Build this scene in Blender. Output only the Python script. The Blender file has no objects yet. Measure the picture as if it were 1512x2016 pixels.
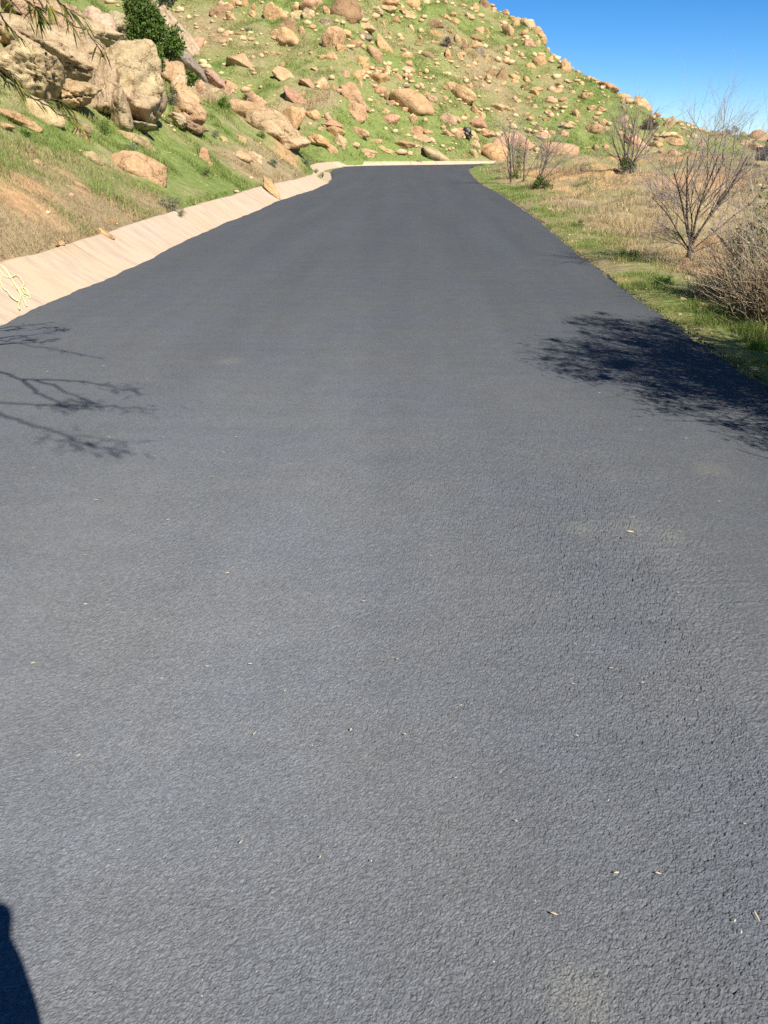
import bpy, bmesh, math, random
import numpy as np
from mathutils import Vector, Matrix

random.seed(7)
RNG = np.random.default_rng(11)
SC = bpy.context.scene
COL = SC.collection

# ------------------------------------------------------------------ camera
CAM_H = 1.55
PITCH = math.radians(25.57)
YAW = math.radians(2.35)
FPX = 1515.0
cam_d = bpy.data.cameras.new('camera')
cam = bpy.data.objects.new('camera', cam_d)
COL.objects.link(cam)
cam.location = (0, 0, CAM_H)
cam.rotation_euler = (math.pi / 2 - PITCH, 0, YAW)
cam_d.sensor_fit = 'VERTICAL'
cam_d.sensor_height = 36.0
cam_d.lens = FPX / 2016 * 36.0
cam_d.clip_start = 0.05
cam_d.clip_end = 3000
SC.camera = cam

# ------------------------------------------------------------------ light
SUN_EL = math.radians(44)
SHADOW = Vector((-0.60, 0.80, 0)).normalized()       # the way shadows fall on the ground
SUN_V = Vector((-SHADOW.x * math.cos(SUN_EL), -SHADOW.y * math.cos(SUN_EL), math.sin(SUN_EL)))
world = bpy.data.worlds.new('World')
SC.world = world
world.use_nodes = True
wn = world.node_tree
bg = wn.nodes['Background']
sky = wn.nodes.new('ShaderNodeTexSky')
sky.sky_type = 'NISHITA'
sky.sun_disc = False
sky.sun_elevation = SUN_EL
sky.sun_rotation = math.atan2(SUN_V.x, SUN_V.y)
sky.altitude = 4500
sky.air_density = 1.0
sky.dust_density = 0.0
sky.ozone_density = 4.0
hs = wn.nodes.new('ShaderNodeHueSaturation')
hs.inputs['Saturation'].default_value = 1.28
hs.inputs['Value'].default_value = 1.0
wn.links.new(sky.outputs[0], hs.inputs['Color'])
wn.links.new(hs.outputs[0], bg.inputs[0])
bg.inputs[1].default_value = 0.088
sun_d = bpy.data.lights.new('sun', 'SUN')
sun_d.energy = 4.8
sun_d.angle = math.radians(0.53)
sun_d.color = (1.0, 0.93, 0.82)
sun = bpy.data.objects.new('sun', sun_d)
COL.objects.link(sun)
sun.rotation_euler = SUN_V.to_track_quat('Z', 'Y').to_euler()
sun.location = (20, -25, 40)
SC.view_settings.view_transform = 'Standard'
SC.view_settings.look = 'None'
SC.view_settings.gamma = 1.0
SC.view_settings.exposure = 0.72
SC.view_settings.use_curve_mapping = False
SC.cycles.use_denoising = False

# ------------------------------------------------------------------ helpers
def tag(o, label=None, cat=None, group=None, kind=None):
    if label: o['label'] = label
    if cat: o['category'] = cat
    if group: o['group'] = group
    if kind: o['kind'] = kind
    return o

def mesh_data(name, v, f, cols=None, smooth=True):
    v = np.asarray(v, dtype=np.float32); f = np.asarray(f, dtype=np.int32)
    me = bpy.data.meshes.new(name)
    n = f.shape[1]
    me.vertices.add(len(v)); me.vertices.foreach_set('co', v.ravel())
    me.loops.add(f.size); me.loops.foreach_set('vertex_index', f.ravel())
    me.polygons.add(len(f))
    me.polygons.foreach_set('loop_start', np.arange(len(f), dtype=np.int32) * n)
    me.polygons.foreach_set('use_smooth', np.full(len(f), smooth, dtype=bool))
    if cols is not None:
        a = me.color_attributes.new('col', 'FLOAT_COLOR', 'POINT')
        c = np.ones((len(v), 4), dtype=np.float32); c[:, :3] = cols
        a.data.foreach_set('color', c.ravel())
    me.update(calc_edges=True)
    return me

def add(name, me, mat=None, parent=None, loc=None):
    o = bpy.data.objects.new(name, me)
    COL.objects.link(o)
    if mat is not None and len(me.materials) == 0: me.materials.append(mat)
    if parent: o.parent = parent
    if loc is not None: o.location = loc
    return o

def empty(name, loc):
    o = bpy.data.objects.new(name, None)
    o.empty_display_size = 0.1
    COL.objects.link(o); o.location = loc
    return o

def hash3(ix, iy, iz, seed):
    with np.errstate(over='ignore'):
        h = (ix.astype(np.int64) * 374761393 + iy.astype(np.int64) * 668265263 + iz.astype(np.int64) * 1274126177 + seed * 974634777) & 0xffffffff
        h = ((h ^ (h >> 13)) * 1274126177) & 0xffffffff
        h = ((h ^ (h >> 16)) * 668265263) & 0xffffffff
        h = h ^ (h >> 15)
    return (h & 0xffffff) / float(0xffffff)

def vnoise(p, seed=0):
    p = np.asarray(p, dtype=np.float64)
    i = np.floor(p).astype(np.int64); f = p - i
    u = f * f * f * (f * (f * 6 - 15) + 10)
    r = 0
    for dx in (0, 1):
        for dy in (0, 1):
            for dz in (0, 1):
                w = (u[:, 0] if dx else 1 - u[:, 0]) * (u[:, 1] if dy else 1 - u[:, 1]) * (u[:, 2] if dz else 1 - u[:, 2])
                r = r + w * hash3(i[:, 0] + dx, i[:, 1] + dy, i[:, 2] + dz, seed)
    return r * 2 - 1

def fbm(p, seed=0, octv=4, gain=0.5):
    r = 0; a = 1.0; p = np.asarray(p, dtype=np.float64)
    for k in range(octv):
        r = r + a * vnoise(p * (2.03 ** k) + 17.3 * k, seed + k); a *= gain
    return r

def fbm2(x, y, sc, seed=0, octv=4, gain=0.5):
    sh = np.shape(x)
    p = np.stack([np.ravel(x) * sc, np.ravel(y) * sc, np.zeros(np.size(x))], 1)
    return fbm(p, seed, octv, gain).reshape(sh)

def sstep(a, b, x):
    t = np.clip((np.asarray(x, dtype=np.float64) - a) / (b - a), 0, 1)
    return t * t * (3 - 2 * t)

def tubes(polys, sides=4):
    """polys: list of (points Nx3, radii N) -> verts, quads"""
    V = []; F = []; base = 0
    ang = np.arange(sides) * 2 * math.pi / sides
    ca, sa = np.cos(ang), np.sin(ang)
    for pts, rad in polys:
        pts = np.asarray(pts, float); rad = np.asarray(rad, float)
        n = len(pts)
        d = np.gradient(pts, axis=0)
        d /= np.linalg.norm(d, axis=1, keepdims=True) + 1e-9
        ref = np.array([0.31, 0.17, 0.93]) if abs(d[0, 2]) < 0.9 else np.array([1.0, 0.2, 0.1])
        a = np.cross(d, ref); a /= np.linalg.norm(a, axis=1, keepdims=True) + 1e-9
        b = np.cross(d, a)
        ring = pts[:, None, :] + rad[:, None, None] * (ca[None, :, None] * a[:, None, :] + sa[None, :, None] * b[:, None, :])
        V.append(ring.reshape(-1, 3))
        i = np.arange(n - 1)[:, None] * sides; j = np.arange(sides)[None, :]; j2 = (j + 1) % sides
        q = np.stack([i + j, i + j2, i + sides + j2, i + sides + j], -1).reshape(-1, 4) + base
        F.append(q); base += n * sides
    return np.concatenate(V), np.concatenate(F)

# ------------------------------------------------------------------ materials
def new_mat(name):
    m = bpy.data.materials.new(name); m.use_nodes = True
    nt = m.node_tree; b = nt.nodes['Principled BSDF']
    return m, nt, b

def nd(nt, typ, **kw):
    n = nt.nodes.new(typ)
    for k, v in kw.items():
        if k in n.inputs: n.inputs[k].default_value = v
        else: setattr(n, k, v)
    return n

def mixc(nt, fac, a, b, blend='MIX'):
    n = nt.nodes.new('ShaderNodeMix'); n.data_type = 'RGBA'; n.blend_type = blend
    for s, val in ((n.inputs['Factor'], fac), (n.inputs[6], a), (n.inputs[7], b)):
        if hasattr(val, 'links') or hasattr(val, 'is_linked'): nt.links.new(val, s)
        else: s.default_value = val if not isinstance(val, tuple) else (*val, 1) if len(val) == 3 else val
    return n.outputs[2]

def ramp(nt, sock, a, b, ca=(0, 0, 0, 1), cb=(1, 1, 1, 1)):
    r = nt.nodes.new('ShaderNodeValToRGB')
    r.color_ramp.elements[0].position = a; r.color_ramp.elements[1].position = b
    r.color_ramp.elements[0].color = ca; r.color_ramp.elements[1].color = cb
    nt.links.new(sock, r.inputs[0])
    return r.outputs[0]

def plain(name, col, rough=0.8, var=0.25, scale=30.0, spec=0.2):
    m, nt, b = new_mat(name)
    geo = nt.nodes.new('ShaderNodeNewGeometry')
    n = nd(nt, 'ShaderNodeTexNoise', Scale=scale, Detail=4.0)
    nt.links.new(geo.outputs['Position'], n.inputs['Vector'])
    lo = tuple(c * (1 - var) for c in col); hi = tuple(min(1, c * (1 + var)) for c in col)
    nt.links.new(mixc(nt, n.outputs['Fac'], lo, hi), b.inputs['Base Color'])
    b.inputs['Roughness'].default_value = rough
    b.inputs['Specular IOR Level'].default_value = spec
    return m

def attr_mat(name, var=0.3, scale=8.0, rough=0.9, transl=0.0, bump=0.0):
    m, nt, b = new_mat(name)
    at = nt.nodes.new('ShaderNodeAttribute'); at.attribute_name = 'col'
    geo = nt.nodes.new('ShaderNodeNewGeometry')
    n = nd(nt, 'ShaderNodeTexNoise', Scale=scale, Detail=6.0, Roughness=0.65)
    nt.links.new(geo.outputs['Position'], n.inputs['Vector'])
    g = ramp(nt, n.outputs['Fac'], 0.25, 0.75, (1 - var, 1 - var, 1 - var, 1), (1 + var, 1 + var, 1 + var, 1))
    c = mixc(nt, 1.0, at.outputs['Color'], g, 'MULTIPLY')
    nt.links.new(c, b.inputs['Base Color'])
    b.inputs['Roughness'].default_value = rough
    b.inputs['Specular IOR Level'].default_value = 0.1
    if bump:
        bp = nd(nt, 'ShaderNodeBump', Strength=0.9, Distance=bump)
        nt.links.new(n.outputs['Fac'], bp.inputs['Height'])
        nt.links.new(bp.outputs[0], b.inputs['Normal'])
    if transl:
        tr = nt.nodes.new('ShaderNodeBsdfTranslucent')
        nt.links.new(c, tr.inputs['Color'])
        mx = nt.nodes.new('ShaderNodeMixShader'); mx.inputs[0].default_value = transl
        out = nt.nodes['Material Output']
        nt.links.new(b.outputs[0], mx.inputs[1]); nt.links.new(tr.outputs[0], mx.inputs[2])
        nt.links.new(mx.outputs[0], out.inputs['Surface'])
    return m

def rock_mat(name, crack=0.0, fine=1.0):
    m, nt, b = new_mat(name)
    oi = nt.nodes.new('ShaderNodeObjectInfo')
    geo = nt.nodes.new('ShaderNodeNewGeometry')
    P = geo.outputs['Position']
    n1 = nd(nt, 'ShaderNodeTexNoise', Scale=0.9 * fine, Detail=6.0, Roughness=0.6)
    n2 = nd(nt, 'ShaderNodeTexNoise', Scale=6.0 * fine, Detail=8.0, Roughness=0.7)
    n3 = nd(nt, 'ShaderNodeTexNoise', Scale=2.2 * fine, Detail=5.0, Roughness=0.75, Distortion=0.8)
    for n in (n1, n2, n3): nt.links.new(P, n.inputs['Vector'])
    c = mixc(nt, 1.0, oi.outputs['Color'], ramp(nt, n1.outputs['Fac'], 0.3, 0.7, (0.70, 0.66, 0.62, 1), (1.14, 1.15, 1.18, 1)), 'MULTIPLY')
    c = mixc(nt, 1.0, c, ramp(nt, n2.outputs['Fac'], 0.3, 0.7, (0.70, 0.67, 0.63, 1), (1.16, 1.16, 1.14, 1)), 'MULTIPLY')
    stain = ramp(nt, n3.outputs['Fac'], 0.60, 0.72, (0, 0, 0, 1), (0.4, 0.4, 0.4, 1))
    c = mixc(nt, stain, c, (0.22, 0.16, 0.11, 1))
    nt.links.new(c, b.inputs['Base Color'])
    b.inputs['Roughness'].default_value = 0.92
    b.inputs['Specular IOR Level'].default_value = 0.15
    vo = nd(nt, 'ShaderNodeTexVoronoi', Scale=0.55 * fine); vo.feature = 'DISTANCE_TO_EDGE'
    wv = nd(nt, 'ShaderNodeVectorMath'); wv.operation = 'MULTIPLY_ADD'
    nt.links.new(n1.outputs['Color'], wv.inputs[0]); wv.inputs[1].default_value = (1.2, 1.2, 1.2); nt.links.new(P, wv.inputs[2])
    nt.links.new(wv.outputs[0], vo.inputs['Vector'])
    cr = ramp(nt, vo.outputs['Distance'], 0.0, 0.03)
    c = mixc(nt, 1.0, c, ramp(nt, vo.outputs['Distance'], 0.0, 0.014, (0.42, 0.38, 0.34, 1), (1, 1, 1, 1)), 'MULTIPLY')
    nt.links.new(c, b.inputs['Base Color'])
    b1 = nd(nt, 'ShaderNodeBump', Strength=0.95, Distance=0.13 / fine)
    nt.links.new(n2.outputs['Fac'], b1.inputs['Height'])
    b2 = nd(nt, 'ShaderNodeBump', Strength=crack, Distance=0.08)
    nt.links.new(cr, b2.inputs['Height']); nt.links.new(b1.outputs[0], b2.inputs['Normal'])
    nt.links.new(b2.outputs[0], b.inputs['Normal'])
    return m

M_ROCK = rock_mat('rock', 0.3, 1.0)
M_ROCK_NEAR = rock_mat('sandstone', 0.4, 1.6)
M_TERRAIN = attr_mat('soil_and_turf', 0.35, 5.0, 0.95, 0, 0.08)
M_GRASS = attr_mat('grass_blades', 0.2, 3.0, 0.75, 0.25)
M_LEAF = attr_mat('leaves', 0.2, 6.0, 0.6, 0.2)
M_TWIG = attr_mat('twigs', 0.25, 20.0, 0.9)

def asphalt_mat():
    m, nt, b = new_mat('asphalt_sealcoat')
    geo = nt.nodes.new('ShaderNodeNewGeometry'); P = geo.outputs['Position']
    big = nd(nt, 'ShaderNodeTexNoise', Scale=1.1, Detail=3.0)
    med = nd(nt, 'ShaderNodeTexNoise', Scale=5.0, Detail=5.0, Roughness=0.6)
    gr = nd(nt, 'ShaderNodeTexNoise', Scale=190.0, Detail=6.0, Roughness=0.75)
    vo = nd(nt, 'ShaderNodeTexVoronoi', Scale=115.0)
    ve = nd(nt, 'ShaderNodeTexVoronoi', Scale=115.0); ve.feature = 'DISTANCE_TO_EDGE'
    sp = nd(nt, 'ShaderNodeTexVoronoi', Scale=62.0)
    for n in (big, med, gr, vo, ve, sp): nt.links.new(P, n.inputs['Vector'])
    def stretched(sx, sy, det, dist=0.0):
        mp = nt.nodes.new('ShaderNodeMapping'); mp.inputs['Scale'].default_value = (sx, sy, 1); nt.links.new(P, mp.inputs['Vector'])
        n = nd(nt, 'ShaderNodeTexNoise', Scale=1.0, Detail=det, Distortion=dist); nt.links.new(mp.outputs[0], n.inputs['Vector']); return n.outputs['Fac']
    lanes = stretched(1.6, 0.10, 3.0); sweep = stretched(0.5, 7.0, 4.0, 0.6)
    c = mixc(nt, ramp(nt, big.outputs['Fac'], 0.40, 0.60), (0.226, 0.241, 0.263, 1), (0.236, 0.247, 0.258, 1))
    for fac, lo, hi in ((med.outputs['Fac'], 0.955, 1.045), (lanes, 0.935, 1.065), (sweep, 0.975, 1.025), (gr.outputs['Fac'], 0.66, 1.32)):
        c = mixc(nt, 1.0, c, ramp(nt, fac, 0.32, 0.68, (lo, lo, lo, 1), (hi, hi, hi, 1)), 'MULTIPLY')
    # each chip its own shade
    hsv = nt.nodes.new('ShaderNodeSeparateColor'); nt.links.new(vo.outputs['Color'], hsv.inputs[0])
    c = mixc(nt, 1.0, c, ramp(nt, hsv.outputs[0], 0.0, 1.0, (0.84, 0.84, 0.84, 1), (1.15, 1.15, 1.15, 1)), 'MULTIPLY')
    # pinholes in the coating, and bare quartz grains with their sparkle painted white
    s2 = nt.nodes.new('ShaderNodeSeparateColor'); nt.links.new(sp.outputs['Color'], s2.inputs[0])
    near_c = ramp(nt, sp.outputs['Distance'], 0.10, 0.22, (1, 1, 1, 1), (0, 0, 0, 1))
    hole = mixc(nt, 1.0, near_c, ramp(nt, s2.outputs[0], 0.05, 0.06, (0.8, 0.8, 0.8, 1), (0, 0, 0, 1)), 'MULTIPLY')
    c = mixc(nt, hole, c, (0.05, 0.05, 0.055, 1))
    tiny = ramp(nt, sp.outputs['Distance'], 0.05, 0.11, (1, 1, 1, 1), (0, 0, 0, 1))
    glint = mixc(nt, 1.0, tiny, ramp(nt, s2.outputs[1], 0.955, 0.965, (0, 0, 0, 1), (1, 1, 1, 1)), 'MULTIPLY')
    c = mixc(nt, glint, c, (0.85, 0.82, 0.75, 1))
    # pale dust lying in a few patches
    dust = None
    for (cx, cy, r) in DUST:
        d = nd(nt, 'ShaderNodeVectorMath'); d.operation = 'DISTANCE'
        nt.links.new(P, d.inputs[0]); d.inputs[1].default_value = (cx, cy, 0)
        k = nd(nt, 'ShaderNodeMath', operation='MULTIPLY_ADD'); nt.links.new(med.outputs['Fac'], k.inputs[0]); k.inputs[1].default_value = r * 1.6
        nt.links.new(d.outputs['Value'], k.inputs[2])
        s_ = ramp(nt, k.outputs[0], min(0.98, r * 0.75), min(0.999, r * 1.7), (1, 1, 1, 1), (0, 0, 0, 1))
        dust = s_ if dust is None else mixc(nt, 1.0, dust, s_, 'LIGHTEN')
    g2 = ramp(nt, gr.outputs['Fac'], 0.42, 0.62, (0, 0, 0, 1), (0.6, 0.6, 0.6, 1))
    dm = mixc(nt, 1.0, dust, g2, 'MULTIPLY')
    c = mixc(nt, dm, c, (0.52, 0.49, 0.41, 1))
    nt.links.new(c, b.inputs['Base Color'])
    # sealcoat film: its tint darkens slanting views, standing in for the fading backscatter
    b.inputs['Coat Weight'].default_value = 1.0; b.inputs['Coat IOR'].default_value = 1.03; b.inputs['Coat Roughness'].default_value = 0.8
    b.inputs['Coat Tint'].default_value = (0.725, 0.731, 0.738, 1)
    b.inputs['Roughness'].default_value = 0.85
    b.inputs['Specular IOR Level'].default_value = 0.1
    if 'Diffuse Roughness' in b.inputs: b.inputs['Diffuse Roughness'].default_value = 1.0
    b1 = nd(nt, 'ShaderNodeBump', Strength=1.0, Distance=0.006)
    nt.links.new(gr.outputs['Fac'], b1.inputs['Height'])
    b2 = nd(nt, 'ShaderNodeBump', Strength=0.28, Distance=0.004)
    nt.links.new(ramp(nt, ve.outputs['Distance'], 0.0, 0.12), b2.inputs['Height']); nt.links.new(b1.outputs[0], b2.inputs['Normal'])
    nt.links.new(b2.outputs[0], b.inputs['Normal'])
    return m

def concrete_mat():
    m, nt, b = new_mat('gutter_concrete')
    geo = nt.nodes.new('ShaderNodeNewGeometry'); P = geo.outputs['Position']
    mp = nt.nodes.new('ShaderNodeMapping'); mp.inputs['Scale'].default_value = (1.3, 4.5, 1.3)
    nt.links.new(P, mp.inputs['Vector'])
    st = nd(nt, 'ShaderNodeTexNoise', Scale=1.4, Detail=5.0, Roughness=0.6, Distortion=0.3)
    nt.links.new(mp.outputs[0], st.inputs['Vector'])
    big = nd(nt, 'ShaderNodeTexNoise', Scale=0.7, Detail=4.0)
    fi = nd(nt, 'ShaderNodeTexNoise', Scale=45.0, Detail=6.0, Roughness=0.7)
    nt.links.new(P, big.inputs['Vector']); nt.links.new(P, fi.inputs['Vector'])
    c = mixc(nt, ramp(nt, big.outputs['Fac'], 0.35, 0.65), (0.56, 0.44, 0.325, 1), (0.58, 0.42, 0.27, 1))
    c = mixc(nt, ramp(nt, st.outputs['Fac'], 0.44, 0.62, (0, 0, 0, 1), (0.6, 0.6, 0.6, 1)), c, (0.40, 0.32, 0.24, 1))
    c = mixc(nt, 1.0, c, ramp(nt, fi.outputs['Fac'], 0.3, 0.7, (0.88, 0.88, 0.88, 1), (1.07, 1.07, 1.07, 1)), 'MULTIPLY')
    nt.links.new(c, b.inputs['Base Color'])
    b.inputs['Roughness'].default_value = 0.9; b.inputs['Specular IOR Level'].default_value = 0.15
    b1 = nd(nt, 'ShaderNodeBump', Strength=0.5, Distance=0.01)
    nt.links.new(fi.outputs['Fac'], b1.inputs['Height']); nt.links.new(b1.outputs[0], b.inputs['Normal'])
    return m

# ------------------------------------------------------------------ lie of the land
GX = np.array([-3.9, -3.95, -4.05, -4.02, -4.03, -4.2, -4.24, -4.2, -4.3, -4.2, -3.98, -3.99, -4.36, -5.54, -5.87, -5.7])
GY = np.array([-3.0, 7.2, 8.2, 10.0, 11.7, 14.5, 18.2, 20.7, 24.8, 27.2, 31.0, 36.2, 42.3, 52.6, 58.1, 63.4])
def road_left(y):                      # left edge of the asphalt
    return np.interp(y, GY, GX)
def gut_left(y):                       # foot of the gutter: leaves the asphalt after the corner notch
    return np.where(np.asarray(y) < 36.6, road_left(y), np.interp(y, [36.6, 38.0, 45, 52, 58, 64], [-4.0, -4.9, -5.6, -6.1, -6.4, -6.2]))
RX = np.array([2.55, 2.53, 2.49, 2.46, 2.48, 2.6, 2.77, 2.83, 2.86, 2.70, 3.25, 3.46, 4.3, 6.0, 9.5, 40, 400])
RY = np.array([-3.0, 5.5, 6.5, 8.0, 10.0, 15.0, 18.5, 23.4, 30.0, 37.0, 53.0, 57.0, 64.5, 67.6, 69.6, 76.0, 120])
def road_right(y):
    return np.interp(y, RY, RX)
FX = np.array([-60., -7.5, -5.7, -4.05, -0.42, 2.6, 4.8, 9.5, 40.0, 400])
FY = np.array([60., 61.5, 63.6, 66.5, 68.9, 70.4, 72.4, 75.0, 82.0, 126])
def road_far(x):
    return np.interp(x, FX, FY)
GUT_W, GUT_H = 0.56, 0.36
CRX = np.array([-400, -60, -20, 5, 9.8, 11.4, 13.5, 14.4, 15.8, 17.0, 18.1, 19.3, 21.0, 22.0, 23.9, 25.4, 27.1, 29.1, 31.0, 45, 120, 400])
CRZ = np.array([70, 45, 28, 19.0, 16.6, 15.1, 13.2, 11.0, 9.6, 8.6, 8.0, 6.95, 6.3, 5.4, 3.95, 3.65, 3.4, 2.5, 2.2, 0.8, -3, -20.0])

def land(x, y, rough=True):
    x = np.asarray(x, float); y = np.asarray(y, float)
    yc = np.clip(y, -400, 64)
    u = gut_left(yc) - GUT_W - x                      # metres up the left bank from the gutter lip
    s = 0.52 + 0.10 * sstep(12, 22, y) - 0.27 * sstep(45, 54, y)
    up = np.maximum(u, 0)
    bank = 1.25 * np.exp(-((y - 40) / 5.0) ** 2) * (1 - np.exp(-up / 0.8)) + 0.25 * np.exp(-((y - 9.5) / 2.5) ** 2) * (1 - np.exp(-up / 0.5))
    emb = GUT_H + s * up + bank - 0.004 * np.maximum(up - 25, 0) ** 1.5
    emb = np.where(u > 0, emb, -0.05)
    emb = np.where(u > 0, emb * (1 - 0.6 * sstep(58, 64, y) * (1 - sstep(0, 4, up))), emb)
    # far hill
    w = y - road_far(x) - 1.1
    hill = np.where(w > 0, 0.10 + 0.5 * w, -0.05)
    crest = np.interp(x, CRX, CRZ) - 0.06 * np.maximum(y - 90, 0)
    d = np.clip(0.5 + 0.5 * (crest - hill) / 0.8, 0, 1)
    hill2 = crest * (1 - d) + hill * d - 0.8 * d * (1 - d)
    hill2 = np.where(w > 0, np.maximum(hill2, np.minimum(0.1, w)), hill)
    left_on = (u > 0)
    z = np.where(left_on & (w > 0), np.maximum(emb, hill2), np.where(left_on, emb, hill2))
    # right verge, shallow gully with a bare far bank, low rise behind
    v = x - road_right(np.clip(y, -400, 66))
    right = (v > 0) & (w <= 0)
    vg = np.maximum(v, 0)
    gc = 2.6 + 0.20 * np.clip(y, 0, 30); gw = 1.3 + 0.04 * np.clip(y, 0, 40)
    gully = -0.62 * np.exp(-((vg - gc) / gw) ** 2) * sstep(1, 6, y) * (1 - sstep(24, 36, y))
    shelf = 0.62 * sstep(0.3, 6.5, vg) * sstep(24, 50, y) * (1 - sstep(60, 68, y))
    far_r = 0.5 * sstep(6, 16, vg) * sstep(8, 20, y) * (1 - sstep(26, 46, y))
    rt = 0.03 * sstep(0, 0.35, vg) + gully + shelf + far_r
    z = np.where(right, rt, z)
    if rough:
        amp = np.where(w > 0, np.clip(w / 6, 0, 1) * 0.35, np.where(left_on, np.clip(up / 2.5, 0, 1) * 0.22, np.where(right, np.clip((vg - 0.5) / 2.5, 0, 1) * 0.38, 0)))
        z = z + amp * fbm2(x, y, 0.33, 3, 3) + np.clip(amp * 0.5, 0, 0.12) * fbm2(x, y, 1.6, 9, 3)
    return z, u, v, w

def surf(x, y):
    z, u, v, w = land(x, y)
    y = np.asarray(y, float)
    g = (u <= 0) & (u > -GUT_W) & (y < 64)
    z = np.where(g, GUT_H * (1 + u / GUT_W), z)
    onroad = (u <= -GUT_W) & (v <= 0) & (w <= 0)
    return np.where(onroad, 0.0, z)

def ray(px, py):
    a = px - 756.0; b = py - 1008.0
    fw = FPX * math.cos(PITCH) - b * math.sin(PITCH); up = -b * math.cos(PITCH) - FPX * math.sin(PITCH)
    v = Vector((a * math.cos(YAW) - fw * math.sin(YAW), a * math.sin(YAW) + fw * math.cos(YAW), up))
    return v / math.hypot(v.x, v.y)               # unit horizontal length

_T = np.concatenate([np.arange(0.8, 12, 0.02), np.arange(12, 60, 0.08), np.arange(60, 160, 0.15)])
def hit(px, py):
    """where the line of sight first meets the land"""
    r = ray(px, py)
    z = surf(r.x * _T, r.y * _T)
    below = (CAM_H + r.z * _T) <= z
    k = int(np.argmax(below)) if below.any() else len(_T) - 1
    if not below.any():
        k = int(np.argmin(CAM_H + r.z * _T - z + (_T < 60) * 99))   # grazes a skyline
    t = _T[k]
    return Vector((r.x * t, r.y * t, float(z[k]))), t

def zat(x, y):
    return float(surf(np.array([x]), np.array([y]))[0])

def unit(px, py, t):
    """metres per photo pixel across and up at horizontal distance t"""
    e = ray(px, py).z
    ang = math.atan(e) + PITCH
    depth = t * math.cos(ang) / math.cos(math.atan(e))
    return depth / FPX, t * math.cos(ang) ** 2 * (1 + e * e) / FPX

# ------------------------------------------------------------------ colour of the ground
GREEN = np.array([0.215, 0.268, 0.078]); LUSH = np.array([0.15, 0.235, 0.06])
DRY = np.array([0.42, 0.325, 0.185]); DIRT = np.array([0.47, 0.29, 0.145]); BROWN = np.array([0.26, 0.195, 0.115])
def spots(lst):
    out = []
    for px, py, r in lst:
        p, t = hit(px, py); out.append((p.x, p.y, r * unit(px, py, t)[0]))
    return out
DIRT_SPOTS = spots([(25, 395, 48), (65, 370, 36), (130, 345, 20), (160, 380, 18), (570, 310, 28), (560, 285, 25), (1400, 500, 60), (1330, 365, 60), (1290, 345, 40), (1400, 345, 60), (1430, 540, 40), (1360, 300, 25), (1310, 400, 30)])
DRY_SPOTS = spots([(100, 470, 120), (230, 430, 70), (40, 480, 90), (300, 400, 50), (480, 325, 60), (520, 330, 50), (30, 300, 50), (380, 180, 40), (420, 60, 50), (620, 215, 35), (640, 190, 30), (560, 215, 40), (920, 130, 45), (960, 150, 45), (1090, 150, 40), (870, 60, 35), (1000, 250, 40), (500, 130, 40)])
LUSH_SPOTS = spots([(650, 300, 50), (700, 312, 50), (780, 310, 60), (870, 290, 40), (400, 340, 60), (330, 350, 50), (60, 270, 60), (150, 280, 60), (430, 240, 40), (250, 300, 50), (1110, 270, 60), (1200, 200, 50)])
def cover(x, y, u, v, w):
    """-> green 0..1, dirt 0..1"""
    n = fbm2(x, y, 0.22, 41, 4) ; n2 = fbm2(x, y, 1.1, 47, 3)
    g = np.where(w > 0, 0.76 + 0.32 * n + 0.25 * n2, 0.66 + 0.45 * n + 0.35 * n2)
    g = np.where((w <= 0) & (v > 0), 0.82 - 0.70 * sstep(0.25, 1.1, v + 0.4 * n2) + 0.45 * n, g)
    g = np.where((w <= 0) & (v > 0), g + 0.14 + 0.45 * n2, g)
    g = np.where((w <= 0) & (v > 0) & (y > 38), g + 0.25, g)
    d = np.clip(0.35 * (n2 - 0.75), 0, 1)
    for lst, kind in ((DRY_SPOTS, 0), (LUSH_SPOTS, 1), (DIRT_SPOTS, 2)):
        for cx, cy, r in lst:
            q = np.sqrt(((x - cx)) ** 2 + ((y - cy) * 0.55) ** 2) / r
            m = np.clip(1.35 - q + 0.5 * n2, 0, 1)
            if kind == 0: g = g - np.where(w > 0, 0.5, 0.75) * m
            elif kind == 1: g = g + 0.6 * m
            else: d = np.maximum(d, m); g = g - 0.5 * m
    d = np.where((w <= 0) & (v > 1.6), np.maximum(d, np.clip(1.6 * (n + 0.6 * n2 - 0.15), 0, 0.9)), d)
    d = np.where((w <= 0) & (v > 0), np.maximum(d, 0.4 * np.clip(1 - v / 0.22 + 0.6 * n2, 0, 1)), d)
    return np.clip(g, 0, 1), np.clip(d, 0, 1)

def axis(parts):
    out = []
    for a, b, st in parts: out.append(np.arange(a, b, st))
    return np.concatenate(out)
gx = np.concatenate([-np.geomspace(400, 32, 14), axis([(-30, -14, 0.5), (-14, 10, 0.21), (10, 34, 0.4)]), np.geomspace(34, 400, 14)])
gy = np.concatenate([-np.geomspace(200, 7, 8), axis([(-6, 3, 0.5), (3, 46, 0.2), (46, 112, 0.42)]), np.geomspace(112, 600, 16)])
X, Y = np.meshgrid(gx, gy)
Z, U, V_, W = land(X, Y)
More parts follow.
